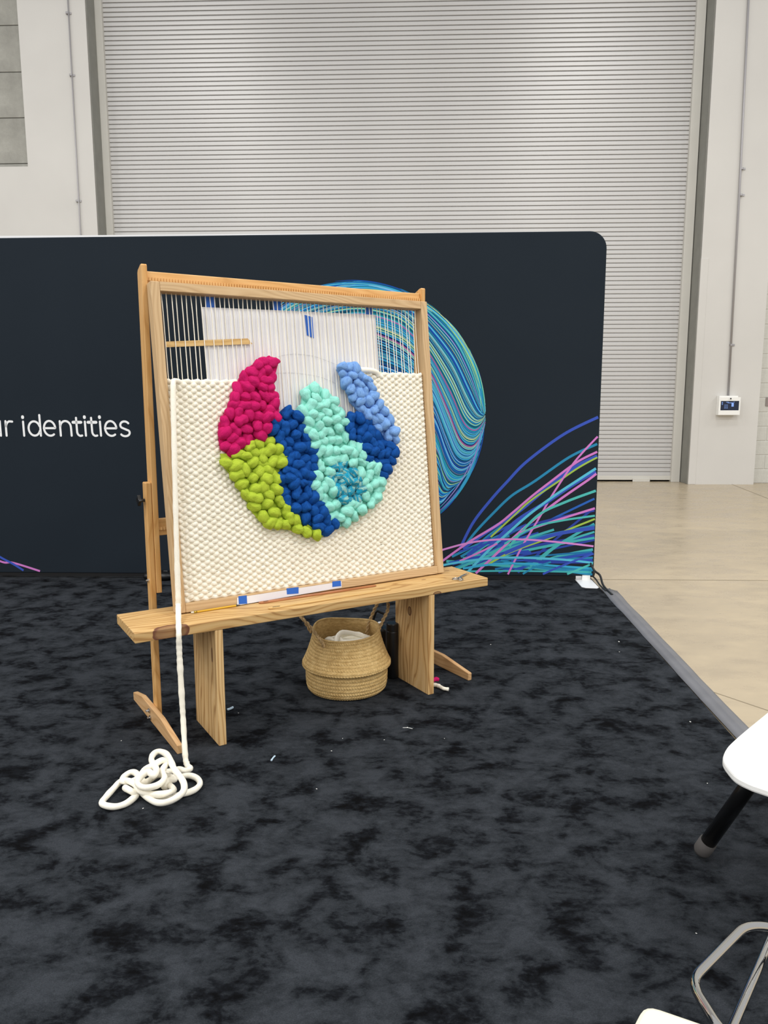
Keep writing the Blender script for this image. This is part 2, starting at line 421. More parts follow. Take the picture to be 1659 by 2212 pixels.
# touch panel box
bs0, bz0 = wall_uv(1544, 897, -REV-.1); bs1, bz1 = wall_uv(1600, 858, -REV-.1)
t = thing('touch_panel_box', 'small white wall box with dark blue touch screen right of the shutter', 'control panel', WM)
yb = -REV-.105
mb = MB(); mb.box(bs0+.05, bs1-.03, yb+.012, -REV-.001, bz0, bz1+.02); mb.build('body', M_white, t, bevel=.004)
so0, sz0 = wall_uv(1556, 886.5, -REV-.105); so1, sz1 = wall_uv(1597, 866, -REV-.105)
mb = MB()
xa, xb, za, zb = bs0+.045, bs1, bz0+.005, bz1
mb.box(xa, so0, yb, yb+.014, za, zb); mb.box(so1, xb, yb, yb+.014, za, zb); mb.box(so0, so1, yb, yb+.014, za, sz0); mb.box(so0, so1, yb, yb+.014, sz1, zb)
mb.build('bezel', M_white, t)
mb = MB(); mb.box(so0, so1, yb+.006, yb+.011, sz0, sz1); scr = mb.build('screen', M_screen, t)
W_, H_ = so1-so0, sz1-sz0
def sq(x, y, a, b_):
    mb = MB(); mb.box(so0+W_*x, so0+W_*(x+a), yb+.004, yb+.006, sz0+H_*y, sz0+H_*(y+b_)); mb.build('screen_icon', M_glow, scr)
for yy in (.82, .72, .6): sq(.07, yy, .05, .06)
sq(.3, .84, .14, .05); sq(.7, .84, .05, .05); sq(.38, .77, .3, .05); sq(.6, .4, .12, .38)
for xx in (.22, .29, .36):
    for yy in (.2, .32, .44, .56): sq(xx, yy, .035, .045)
mb = MB(); mb.lathe([(.008, 0), (.012, .004), (.004, .02)], 10, (0,0,0)); o = mb.build('key', M_dark, t); o.location = ((so0+so1)/2, yb-.02, sz1+.022); 
# grey plate on the block wall
ps, pz = wall_uv(1653, 877, -REV+.155); _, pz1 = wall_uv(1653, 859, -REV+.155)
t = thing('wall_plate', 'small brown-grey plate on the painted block wall at the right edge', 'wall plate', WM)
mb = MB(); mb.box(ps, ps+.16, -REV+.14, -REV+.154, pz, pz1); mb.build('plate', M_plate, t, bevel=.002)
mb = MB(); mb.box(ps+.075, ps+.085, -REV+.138, -REV+.14, pz+.05, pz+.06); mb.build('screw', M_steel, t)

# ------------------------------------------------------------------ carpet rolls, edge strip
def carpet(name, y0l, y0r, y1l, y1r, label, top):
    # wedge between two seams; left side at x=-5, right side along the carpet edge line
    def edge(y): return 1.431+(y-4.949)*(1.431-1.335)/(4.949-3.165)
    mb = MB(); mb.prism([(-5.2, y0l, .001), (edge(y0r), y0r, .001), (edge(y1r), y1r, .001), (-5.2, y1l, .001)], (0, 0, top-.001))
    o = mb.build(name, M_carpet, bevel=.002); return tag(o, label, 'carpet')
s1 = on_floor(1200, 1278).y; s2 = on_floor(800, 1577).y
carpet('carpet', -2.5, -2.5, s2+.02, s2-.02, 'large black plush carpet in the foreground under the yarn heap', .010)
carpet('carpet', s2+.022, s2-.018, s1+.2, s1, 'black plush carpet piece under the bench and the standing loom', .010)
carpet('carpet', s1+.203, s1+.003, 5.55, 5.35, 'narrow black carpet strip along the foot of the printed display wall', .010)
CZ = .010
pl0 = on_floor(1297, 1275); pl1 = on_floor(1584, 1595); pr0 = on_floor(1332, 1277); pr1 = on_floor(1615, 1572)
dl = (pl1-pl0); pl2 = pl0+dl*2.6; pr2 = pr0+(pr1-pr0)*(2.6*dl.length/(pr1-pr0).length)
mb = MB(); N = 40; rr = random.Random(2)
rows = []
for i in range(N+1):
    t_ = i/N; a = pl0.lerp(pl2, t_); b2 = pr0.lerp(pr2, t_); jx = rr.uniform(-.003, .003)
    prf = [(0, .0115), (.28, .0135), (.50, .015), (.545, .018), (.58, .016), (.63, .012), (.85, .006), (1, .0025)]
    rows.append([a.lerp(b2, s)+Vector((jx if s in (0, 1) else jx*.3, 0, z)) for s, z in prf])
mb.v = [p for r_ in rows for p in r_]
for i in range(N):
    for j in range(7): mb.f.append([i*8+j, (i+1)*8+j, (i+1)*8+j+1, i*8+j+1])
es = mb.build('carpet_edge_strip', M_strip, smooth=True, fix=False)
so = es.modifiers.new('solid', 'SOLIDIFY'); so.thickness = .0016; so.offset = -1
tag(es, 'long grey edging strip over a cable along the carpet border', 'edging strip')

# ------------------------------------------------------------------ printed display wall
BA = Vector((-2.463*1.1, 4.814*1.1, 0)); BB = Vector((1.308*1.1, 4.685*1.1, 0))
BE = (BB-BA).normalized(); BN = Vector((-BE.y, BE.x, 0))
BW = (BB-BA).length
BZ0, BZ1 = .045, 2.318
BM = frame_matrix(BA, BE, BN, UPV)
disp = thing('display_wall', 'dark fabric display wall printed with white lettering and colourful swirling lines', 'display wall', BM)
def bd(x, y):
    X = on_plane(x, y, BA, BN); d = X-BA; return d.dot(BE), X.z
LEFT = -3.2; RC = .11
out = [(LEFT, 0, BZ0), (BW-.03, 0, BZ0)]
for a in range(0, 91, 15): pass
out = [Vector((LEFT, 0, BZ0))]
for a in range(-90, 1, 18): out.append(Vector((BW-.025+.025*math.cos(math.radians(a)), 0, BZ0+.025+.025*math.sin(math.radians(a)))))
for a in range(0, 91, 10): out.append(Vector((BW-RC+RC*math.cos(math.radians(a)), 0, BZ1-RC+RC*math.sin(math.radians(a)))))
out.append(Vector((LEFT, 0, BZ1-.02)))
mb = MB(); mb.prism(out, (0, .028, 0)); mb.build('fabric_panel', M_fabric, disp, bevel=.006)
ob = [Vector((p.x-.0 if p.x < BW-.2 else p.x+.003, .0285, p.z+((.03 if p.x < 0 else .004) if p.z > 1 else 0))) for p in out]
mb = MB(); mb.prism(ob, (0, .012, 0)); mb.build('back_panel', M_whitemetal, disp)
# base rail (dark, close to floor)
mb = MB(); mb.box(LEFT, BW-.12, .004, .026, .022, BZ0+.004); mb.build('bottom_rail', M_dark, disp)
# feet
def foot(xc):
    mb = MB()
    mb.prism([(xc-.045, -.18, .0115), (xc-.025, -.205, .0115), (xc+.05, -.215, .0115), (xc+.065, -.195, .0115), (xc+.065, .19, .0115), (xc-.045, .19, .0115)], (0,0,.006))
    o = mb.build('foot_plate', M_whitemetal, disp, bevel=.0015)
    mb = MB(); mb.box(xc-.002, xc+.052, .0, .03, .017, BZ0+.01); mb.build('foot_post', M_white, o)
foot(BW-.075)
# print: ribbons on the fabric
class Print(MB):
    def __init__(s): super().__init__(); s.lay = 0
    def ribbon(s, pts, wd, col, taper=0):
        s.lay += 1; y = -.0006-.000006*s.lay
        n = len(pts)
        L = []; Rr = []
        for i, p in enumerate(pts):
            a = pts[max(i-1, 0)]; b = pts[min(i+1, n-1)]; dx, dz = b[0]-a[0], b[1]-a[1]; l = math.hypot(dx, dz) or 1
            w_ = wd*.5*(1-taper*abs(2*i/(n-1)-1)**3)
            L.append((p[0]-dz/l*w_, y, p[1]+dx/l*w_)); Rr.append((p[0]+dz/l*w_, y, p[1]-dx/l*w_))
        for i in range(n-1):
            mx = max(L[i][0], L[i+1][0], Rr[i][0], Rr[i+1][0]); mz = min(L[i][2], L[i+1][2], Rr[i][2], Rr[i+1][2])
            if mx > BW-.001 or mz < BZ0+.003: continue
            s.poly([Rr[i], Rr[i+1], L[i+1], L[i]]); s.c.append(col)
    def disc(s, pts, col):
        s.lay += 1; s.poly([(p[0], -.0006-.000006*s.lay, p[1]) for p in pts]); s.c.append(col)
    def done(s, name, parent, kind=None):
        me = s.mesh(name); me.materials.append(M_print)
        ca = me.color_attributes.new('ink', 'FLOAT_COLOR', 'CORNER')
        for p in me.polygons:
            for li in p.loop_indices: ca.data[li].color = s.c[p.index]
        o = link(name, me, parent); return o
def catm(pts, n=10): return [(p.x, p.y) for p in spline([Vector((a, b, 0)) for a, b in pts], n)]
# swirl sphere
GC = (760, 894); GR = 289
pr_ = Print()
def gl(p): return bd(*p)
def inside(p, k=1.0): return math.hypot(p[0]-GC[0], p[1]-GC[1]) < GR*k
pr_.disc([gl((GC[0]+(GR-4)*math.cos(a*math.pi/60), GC[1]+(GR-4)*math.sin(a*math.pi/60))) for a in range(120)][::-1], lin('0a2f55'))
KEYS = [
 (0, [(540,720),(630,648),(760,609),(860,622),(895,637),(930,658),(990,712),(1030,785),(1046,840),(1051,870),(1052,886)]),
 (.12, [(545,735),(640,660),(760,628),(850,633),(895,650),(923,666),(980,724),(1015,790),(1034,850),(1041,880),(1045,893)]),
 (.32, [(560,760),(650,690),(760,660),(850,675),(895,708),(929,748),(974,824),(1004,891),(1024,912),(1039,909),(1048,897)]),
 (.53, [(580,800),(680,740),(780,725),(860,752),(905,790),(935,824),(966,897),(992,960),(1018,973),(1037,950),(1049,912)]),
 (.73, [(600,960),(690,880),(790,850),(870,865),(915,900),(942,941),(960,994),(974,1020),(992,1029),(1015,1017),(1033,982)]),
 (.88, [(620,1060),(710,980),(800,945),(880,950),(925,980),(948,1014),(957,1044),(966,1058),(977,1054),(990,1046),(1002,1033)]),
 (1, [(640,1140),(740,1090),(830,1060),(900,1060),(935,1075),(945,1094),(956,1088),(972,1068),(986,1052),(1000,1036),(1013,1017)])]
key3 = KEYS[-1][1]
def gcurve(s):
    for (a, ka), (b, kb) in zip(KEYS, KEYS[1:]):
        if s <= b:
            t = (s-a)/(b-a); return [(p[0]+(q[0]-p[0])*t, p[1]+(q[1]-p[1])*t) for p, q in zip(ka, kb)]
    return key3
PAL = [('35a3d3', 5), ('1f7fc0', 5), ('0f4fa8', 5), ('1b8fa0', 2), ('4fb8e0', 4), ('69c9c0', 1.5), ('a9d98a', 2), ('08285c', 5), ('117a86', 1.5), ('7fb8ea', 3), ('a05a9a', .8), ('c8de9a', 2.0), ('0b5670', 2)]
rg = random.Random(11)
def pick(): return lin(rg.choices([p[0] for p in PAL], [p[1] for p in PAL])[0])
NS = 300
order = list(range(NS)); rg.shuffle(order)
for i in order:
    s = (i+rg.uniform(-.4, .4))/NS; s = min(max(s, 0), 1)
    c = catm(gcurve(s), 12)
    a0 = rg.choice([0, 0, 0, rg.randint(0, 40)])
    seg = [p for p in c[a0:] if inside(p)]
    if len(seg) < 3: continue
    pr_.ribbon([gl(p) for p in seg], rg.choice([.002, .003, .003, .004, .005, .008])*1.1, pick(), .6)
for i in range(26):       # rim strands following the edge of the sphere
    a0 = rg.uniform(-2.2, -.3); a1 = min(a0+rg.uniform(.5, 1.2), .0); rr_ = GR*rg.uniform(.965, 1.0)
    pr_.ribbon([gl((GC[0]+rr_*math.cos(a0+(a1-a0)*k_/20), GC[1]+rr_*math.sin(a0+(a1-a0)*k_/20))) for k_ in range(21)][::-1], rg.uniform(.004, .009), pick(), .8)
for i in range(16):
    a0 = rg.uniform(.05, .7); a1 = min(a0+rg.uniform(.3, .6), .85); rr_ = GR*rg.uniform(.955, 1.0)
    pr_.ribbon([gl((GC[0]+rr_*math.cos(a0+(a1-a0)*k_/20), GC[1]+rr_*math.sin(a0+(a1-a0)*k_/20))) for k_ in range(21)][::-1], rg.uniform(.004, .008), lin(rg.choice(['1f5fb8', '1a4fa5', '3a9fd0', '1b8fa0', '8f7fc0'])), .8)
sw = pr_.done('printed_swirl', disp); sw['label'] = 'round swirl of fine blue, teal and lime lines'
# strands at the bottom right
pr2 = Print()
CB, CT, CP, CC, CLm, CA = lin('3a55b8'), lin('2a86b0'), lin('cf7cc8'), lin('58bcd8'), lin('9fbf4f'), lin('4fb9b4')
rg = random.Random(5)
for i in range(22):
    x0_ = rg.uniform(955, 1150); y0_ = rg.uniform(1205, 1246); y1_ = 1025+220*rg.random()**.8
    bow = rg.uniform(.05, .35)*(y0_-y1_)+rg.uniform(-6, 6)
    c = catm([(x0_, y0_), ((x0_*2+1284)/3, (y0_*2+y1_)/3-bow*.7), ((x0_+2*1284)/3, (y0_+2*y1_)/3-bow*.5), (1284, y1_), (1296, y1_-4)], 10)
    pr2.ribbon([bd(*p) for p in c], rg.uniform(.012, .02), rg.choice([lin('2f4fb0'), lin('2a86b0'), lin('2a86b0'), lin('46aeb2'), lin('2b62b8'), lin('2373a6'), lin('2f44a0')]))
for i in range(14):
    x0_ = rg.uniform(960, 1010); y0_ = rg.uniform(1190, 1235); x1_ = rg.uniform(1060, 1200); y1_ = y0_-rg.uniform(10, 80)
    c = catm([(x0_, y0_), ((x0_+x1_)/2, (y0_+y1_)/2-6), (x1_, y1_)], 10)
    pr2.ribbon([bd(*p) for p in c], rg.uniform(.012, .02), rg.choice([lin('2f4fb0'), lin('2a86b0'), lin('46aeb2')]))
S_ = [
 (CB, .019, [(994, 1184), (1022, 1129), (1060, 1080), (1096, 1040), (1139, 996), (1218, 938), (1292, 901), (1300, 898)]),
 (CT, .017, [(1004, 1179), (1029, 1147), (1065, 1109), (1105, 1071), (1154, 1040), (1229, 988), (1290, 959), (1300, 955)]),
 (CB, .024, [(1000, 1185), (1050, 1150), (1120, 1105), (1180, 1055), (1240, 1010), (1290, 985), (1300, 981)]),
 (CLm, .012, [(1060, 1160), (1110, 1114), (1145, 1082), (1203, 1042), (1250, 1010), (1290, 988), (1300, 984)]),
 (CP, .015, [(950, 1216), (987, 1189), (1022, 1165), (1074, 1134), (1110, 1105), (1150, 1071), (1190, 1040), (1245, 999), (1290, 976), (1300, 972)]),
 (CP, .013, [(1096, 1243), (1115, 1205), (1131, 1175), (1165, 1118), (1192, 1071), (1232, 1010), (1258, 978), (1291, 943), (1300, 934)]),
 (CB, .026, [(1040, 1200), (1110, 1130), (1180, 1085), (1240, 1045), (1290, 1016), (1300, 1010)]),
 (CC, .017, [(1006, 1240), (1050, 1194), (1092, 1156), (1141, 1113), (1194, 1073), (1250, 1036), (1290, 1010), (1300, 1003)]),
 (CP, .016, [(1022, 1244), (1065, 1203), (1105, 1165), (1154, 1122), (1208, 1080), (1270, 1037), (1291, 1021), (1300, 1014)]),
 (CA, .017, [(1100, 1180), (1160, 1115), (1220, 1085), (1287, 1060), (1300, 1055)]),
 (CP, .013, [(993, 1212), (1034, 1194), (1074, 1174)]),
 (CP, .015, [(1123, 1151), (1154, 1140), (1208, 1122), (1285, 1098), (1300, 1094)]),
 (CA, .014, [(1090, 1175), (1150, 1140), (1210, 1125), (1285, 1114), (1300, 1112)]),
 (CLm, .013, [(1056, 1218), (1096, 1196), (1136, 1180), (1185, 1163), (1230, 1143), (1285, 1121), (1300, 1115)]),
 (CB, .026, [(1090, 1195), (1150, 1170), (1210, 1152), (1284, 1140), (1300, 1136)]),
 (CC, .015, [(950, 1222), (1007, 1212), (1074, 1205), (1141, 1205), (1219, 1209), (1281, 1216), (1300, 1219)]),
 (lin('3aa6cf'), .015, [(1000, 1228), (1074, 1218), (1141, 1218), (1208, 1223), (1281, 1228), (1300, 1230)]),
 (CA, .014, [(1210, 1246), (1245, 1232), (1283, 1216), (1300, 1208)]),
 (CT, .013, [(1120, 1246), (1150, 1228), (1190, 1214)]),
 (CB, .014, [(1160, 1246), (1200, 1228), (1250, 1208), (1282, 1196), (1300, 1190)]),
 (lin('d58ad0'), .013, [(945, 1192), (958, 1187), (1011, 1173), (1065, 1166), (1118, 1165), (1185, 1169), (1282, 1180), (1300, 1183)])]
for col, wd, pts in S_: pr2.ribbon([bd(*p) for p in catm(pts, 10)], wd, col)
pr2.ribbon([bd(*p) for p in catm([(-190, 1150), (-80, 1172), (0, 1212), (30, 1216), (100, 1238)], 8)], .014, CP)
pr2.ribbon([bd(*p) for p in catm([(-150, 1120), (-60, 1166), (0, 1203), (30, 1219), (60, 1238)], 8)], .015, CB)
st = pr2.done('printed_strands', disp); st['label'] = 'crossing pink, blue, teal and lime strands'
# lettering (strokes in the frame of the lettering, mapped on the fabric)
def zl(x, y): return bd(x/5.53, 880+y/5.53)
def arc(cx, cy, rx, ry, a0, a1, n=14): return [(cx+rx*math.cos(math.radians(a0+(a1-a0)*i/n)), cy+ry*math.sin(math.radians(a0+(a1-a0)*i/n))) for i in range(n+1)]
def shear(pts, s): return [(x+(y-340)*s, y) for x, y in pts]
LET = []
SL = .085
def let(name, *strokes): LET.append((name, [shear(p, SL) for p in strokes]))
let('letter_u', [(-92, 165), (-92, 265)]+arc(-50, 275, 42, 60, 180, 60)+[(6, 285)], [(12, 165), (12, 338)])
let('letter_r', [(80, 165), (80, 338)], [(80, 250)]+arc(130, 245, 50, 78, 190, 275)+[(160, 170)])
let('letter_i', [(290, 170), (290, 338)], [(289, 112), (289, 122)])
let('letter_d', [(490, 92), (490, 338)], arc(418, 252, 68, 85, -20, -340, 26))
let('letter_e', [(532, 248), (668, 248)]+arc(601, 250, 67, 88, 0, -180, 16)+arc(606, 250, 72, 88, 180, 55, 14))
let('letter_n', [(728, 165), (728, 338)], [(728, 240)]+arc(793, 235, 63, 72, 190, 355, 16)+[(857, 260), (857, 338)])
let('letter_t', [(926, 125), (926, 290)]+arc(965, 290, 39, 50, 180, 85)+[(983, 336)], [(886, 178), (980, 178)])
let('letter_i', [(1028, 170), (1028, 338)], [(1027, 112), (1027, 122)])
let('letter_t', [(1106, 125), (1106, 290)]+arc(1145, 290, 39, 50, 180, 85)+[(1163, 336)], [(1066, 178), (1160, 178)])
let('letter_i', [(1208, 170), (1208, 338)], [(1207, 112), (1207, 122)])
let('letter_e', [(1262, 250), (1398, 250)]+arc(1331, 252, 67, 88, 0, -180, 16)+arc(1336, 252, 72, 88, 180, 55, 14))
let('letter_s', [(1545, 190)]+arc(1500, 213, 52, 45, -50, -215, 14)+[(1480, 250), (1530, 272)]+arc(1498, 302, 55, 42, -35, 150, 14))
for nm, strokes in LET:
    q = Print()
    for sx in strokes:
        q.lay = 2
        dot = len(sx) == 2 and abs(sx[0][1]-sx[1][1]) < 15
        wd = .0142 if not dot else .020
        P = [zl(*p) for p in sx]
        q.ribbon(P, wd, (1,1,1,1))
        for e_ in (P[0], P[-1]):
            q.disc([(e_[0]+wd*.5*math.cos(a*math.pi/6), e_[1]+wd*.5*math.sin(a*math.pi/6)) for a in range(12)], (1,1,1,1))
    me = q.mesh(nm); me.materials.append(M_letter); link(nm, me, disp)
# cable and connector at the right foot
def bw(s, y, z): return BA+BE*s+BN*y+UPV*z
t = thing('power_cable', 'black cable curving from the display wall corner to the floor strip', 'cable', None)
P = spline([bw(BW-.03, .045, .16), on_floor(1283, 1231, .10), on_floor(1296, 1243, .06), on_floor(1302, 1262, .022), on_floor(1312, 1275, .016), on_floor(1322, 1284, .018)], 8)
mb = MB(); mb.tube(P, .0075, 8); mb.build('cord', M_cable, t, True)
P = spline([bw(BW-.03, .05, .06), on_floor(1285, 1249, .03), on_floor(1296, 1264, .017), on_floor(1309, 1276, .016)], 8)
mb = MB(); mb.tube(P, .0055, 8); mb.build('cord', M_cable, t, True)
mb = MB(); mb.lathe([(.004, -.03), (.024, -.024), (.03, 0), (.026, .02), (.008, .03)], 16); o = mb.build('connector', M_cable, t, True); o.location = bw(BW-.005, .06, .055)
# low black device at the foot of the wall
cpt = on_floor(338, 1253)
def dark_device():
    P0 = on_floor(304, 1259); P1 = on_floor(374, 1259)
    c = (P0+P1)/2; L = (P1-P0).length/2
    mb = MB(); prof = [(.8, .0), (.96, .012), (1, .03), (.94, .046), (.72, .056), (.35, .06)]
    seg = 36; b = 0
    for (r, z) in prof:
        for k_ in range(seg):
            a = 2*math.pi*k_/seg; ca, sa = math.cos(a), math.sin(a)
            ex = math.copysign(abs(ca)**.55, ca)*L*r; ey = math.copysign(abs(sa)**.55, sa)*.10*r
            mb.v.append(Vector((ex, ey, z)))
    for i in range(len(prof)-1):
        for k_ in range(seg):
            k2 = (k_+1) % seg; mb.f.append([i*seg+k_, i*seg+k2, (i+1)*seg+k2, (i+1)*seg+k_])
    mb.f.append(list(range(seg))[::-1]); mb.f.append([(len(prof)-1)*seg+k_ for k_ in range(seg)])
    t = thing('stand_base', 'low rounded black stand base on the carpet against the display wall', 'stand base', frame_matrix(c+Vector((0, .10, CZ)), BE, BN, UPV))
    mb.build('shell', M_blackplast, t, True)
    for k_ in range(2):
        mb = MB(); mb.box(.03, .06, -.035+.03*k_, -.029+.03*k_, .0585, .061); mb.build('glint_bar', M_steel, t)  # small bright bars added to stand for two glints on the shell
dark_device()

# ------------------------------------------------------------------ pine bench
AB = math.radians(31.2)
EX = Vector((math.cos(AB), math.sin(AB), 0)); EY = Vector((-math.sin(AB), math.cos(AB), 0))
BO = Vector((-.8449, 2.5084, 0))
BL, BD, BH, BT = 1.522, .269, .4864, .0365
bench = thing('plank_bench', 'rough pine plank bench with two board legs under the frame loom', 'bench', frame_matrix(BO, EX, EY, UPV))
mb = MB(); mb.box(0, BL, 0, BD, BH-BT, BH); mb.build('seat_plank', M_bench, bench, bevel=.003)
for s_ in (.281, 1.209):
    mb = MB(); mb.box(s_, s_+.029, .002, .268, .0103, BH-BT-.0003); mb.build('leg_board', M_leg, bench, bevel=.002)
def bench_pt(x, y, dz=0): # pixel -> bench local on the top
    X = on_floor(x, y, BH+dz)-BO; return Vector((X.dot(EX), X.dot(EY), BH+dz))

# ------------------------------------------------------------------ frame loom
AF = math.radians(32.43); LEAN = math.radians(6.97)
FX = Vector((math.cos(AF), math.sin(AF), 0)); FY = Vector((-math.sin(AF), math.cos(AF), 0))
FUP = UPV*math.cos(LEAN)+FY*math.sin(LEAN); FN = FY*math.cos(LEAN)-UPV*math.sin(LEAN)
FO = BO+EX*(.1696*1.1)+EY*(.1256*1.1)+UPV*(BH+.0048)
FW, FH, FM, FD = 1.2166, 1.2065, .0334, .05
FMAT = frame_matrix(FO, FX, FN, FUP)
loom = thing('frame_loom', 'pale wooden frame loom leaning on the bench with a half-finished colourful weaving', 'loom', FMAT)
def uv(x, y, dep=.02):
    X = on_plane(x, y, FO+FN*dep, FN)-FO; return X.dot(FX), X.dot(FUP)
for x0_ in (0, FW-FM):
    mb = MB(); mb.box(x0_, x0_+FM, 0, FD, 0, FH); mb.build('stile', M_frame, loom, bevel=.003)
for z0_ in (0, FH-FM):
    mb = MB(); mb.box(FM+.0003, FW-FM-.0003, .0005, FD, z0_, z0_+FM); mb.build('rail', M_frame_h, loom, bevel=.002)
# roving outlines (zoomed pixels, 3.6065x from 440,740)
def Z3(pts): return [uv(440+a/3.6065, 740+b/3.6065, .012) for a, b in pts]
OUT = dict(
 magenta=[(375,175),(440,140),(510,100),(560,140),(573,190),(555,260),(535,330),(540,400),(560,450),(588,520),(580,580),(560,620),(510,680),(460,740),(400,770),(330,790),(270,830),(235,865),(180,860),(135,830),(122,770),(120,640),(155,570),(185,510),(215,430),(240,340),(280,280),(310,225),(350,205)],
 lime=[(135,865),(200,865),(270,830),(340,785),(420,760),(480,740),(540,750),(590,790),(590,850),(635,880),(635,940),(590,985),(590,1020),(555,1080),(585,1160),(615,1210),(610,1265),(680,1300),(715,1360),(760,1385),(830,1430),(870,1465),(940,1480),(930,1510),(870,1520),(800,1505),(730,1475),(660,1460),(590,1440),(480,1410),(420,1370),(370,1310),(350,1250),(310,1200),(270,1130),(240,1070),(190,1000),(140,950)],
 navy=[(570,570),(630,510),(700,525),(760,570),(780,620),(780,690),(815,730),(815,790),(865,840),(870,890),(870,970),(850,1030),(820,1080),(830,1150),(870,1200),(920,1270),(955,1330),(970,1370),(1030,1375),(1045,1420),(1010,1475),(950,1490),(880,1460),(840,1430),(760,1385),(715,1350),(680,1295),(610,1260),(615,1200),(585,1150),(560,1080),(590,1010),(630,960),(635,890),(590,840),(580,770),(550,720),(490,720),(515,650)],
 mint=[(765,370),(840,320),(920,350),(930,390),(990,400),(1020,450),(1040,520),(1080,560),(1110,600),(1105,680),(1125,720),(1140,770),(1210,790),(1225,840),(1245,890),(1250,930),(1310,940),(1350,980),(1355,1030),(1395,1070),(1385,1140),(1365,1210),(1320,1270),(1250,1310),(1170,1380),(1100,1430),(1045,1435),(1040,1380),(970,1360),(950,1310),(900,1240),(850,1170),(820,1110),(830,1050),(870,990),(880,880),(860,830),(815,780),(815,720),(780,680),(785,610),(720,540),(730,510),(765,480),(775,420)],
 teal=[(970,960),(1020,930),(1080,915),(1130,960),(1200,1020),(1235,1080),(1230,1150),(1235,1200),(1180,1250),(1090,1260),(1030,1230),(1000,1150),(960,1050)],
 navy_b=[(1110,580),(1170,555),(1240,570),(1290,610),(1310,690),(1380,700),(1410,760),(1480,800),(1495,860),(1470,900),(1465,960),(1430,1010),(1425,1050),(1370,1055),(1340,990),(1310,945),(1255,925),(1245,880),(1215,800),(1130,760),(1120,700),(1100,650)],
 blue=[(1045,210),(1060,175),(1130,165),(1200,190),(1220,230),(1280,270),(1320,330),(1325,400),(1360,430),(1390,500),(1430,540),(1480,610),(1490,690),(1495,770),(1440,780),(1410,750),(1380,700),(1310,680),(1290,600),(1220,570),(1200,520),(1145,460),(1130,400),(1080,320),(1075,260)])
POLY = {k_: Z3(v_) for k_, v_ in OUT.items()}
def pip(p, poly):
    x, y = p; c = False; j = len(poly)-1
    for i in range(len(poly)):
        xi, yi = poly[i]; xj, yj = poly[j]
        if (yi > y) != (yj > y) and x < (xj-xi)*(y-yi)/(yj-yi)+xi: c = not c
        j = i
    return c
def edge_d(p, poly):
    best = 9
    for i in range(len(poly)):
        a = Vector(poly[i-1]); b = Vector(poly[i]); q = Vector(p); ab = b-a
        t = max(0, min(1, (q-a).dot(ab)/max(ab.length_squared, 1e-12))); best = min(best, (a+ab*t-q).length)
    return best
def in_any(p): return any(pip(p, q) for k_, q in POLY.items() if k_ != 'teal')
# warp
wz_l = uv(440, 822)[1]; wz_r = uv(860, 806)[1]; zr1 = uv(505, 822)[1]
NWARP = 62; U0, U1 = FM+.012, FW-FM-.012; SP = (U1-U0)/(NWARP-1)
stick_a = uv(357, 744, .03); stick_b = uv(545, 737, .03)
for i in range(NWARP):
    u = U0+SP*i
    sgn = 1 if i % 2 else -1
    dy = .031+sgn*.0045
    P = [(u+random.uniform(-.002, .002), .030, FH-FM-.0005), (u, dy, FH-FM-.07), (u, dy, .3), (u, .031, FM+.0005)]
    mb = MB(); mb.tube([P[0], P[1], P[2], P[3]], .0019, 6); mb.build('warp_thread', M_wool, loom, True)
# shed stick woven through the warp
t = thing('shed_stick', 'flat pale wooden pick-up stick slid through the warp threads', 'stick', FMAT)
(ua, va), (ub, vb) = stick_a, stick_b
va2 = uv(357, 750, .03)[1]; vb2 = uv(545, 743, .03)[1]; va1 = uv(357, 738, .03)[1]; vb1 = uv(535, 731, .03)[1]; uc = uv(535, 731, .03)[0]
ua = max(ua, FM+.002)
mb = MB(); mb.prism([(ua, .0293, va2), (ub, .0293, vb2), (uc, .0293, vb1), (ua, .0293, va1)], (0, .0032, 0)); mb.build('blade', M_stick_pale, t)
# cream weft rows
ROW = .0123
rw = random.Random(4)
row = 0; v = FM+.006
def weft(segs, v, row):
    for (a, b) in segs:
        if b-a < .012: continue
        mb = MB()
        n = max(4, int((b-a)/(SP/4))); pts = []; rad = []
        base = len(mb.v); seg = 7
        ph = rw.uniform(-.25, .25)
        for i in range(n+1):
            u = a+(b-a)*i/n
            th = math.pi*((u-U0)/SP+row)+ph*.4
            co = math.cos(th)
            amp = .0050+.0022*noise.noise(Vector((u*40, v*50, 3)))
            y = .028-amp*co
            vv = v+.0030*noise.noise(Vector((u*18, v*30, 7)))+.0012*math.sin(th)*(1 if row % 2 else -1)
            r = .0066+.0016*max(0, co)+.0014*noise.noise(Vector((u*60, v*80, 1)))
            if i in (0, n): r *= .55
            for k_ in range(seg):
                an = 2*math.pi*k_/seg
                mb.v.append(Vector((u, y+math.cos(an)*r*.95, vv+math.sin(an)*r*1.15)))
        for i in range(n):
            for k_ in range(seg):
                k2 = (k_+1) % seg; mb.f.append([base+i*seg+k_, base+(i+1)*seg+k_, base+(i+1)*seg+k2, base+i*seg+k2])
        mb.f.append([base+k_ for k_ in range(seg)]); mb.f.append([base+n*seg+k_ for k_ in range(seg)])
        mb.build('weft_row', M_wool, loom, True)
LW, RW = FM+.002, FW-FM-.002
vmax = max(wz_l, wz_r)
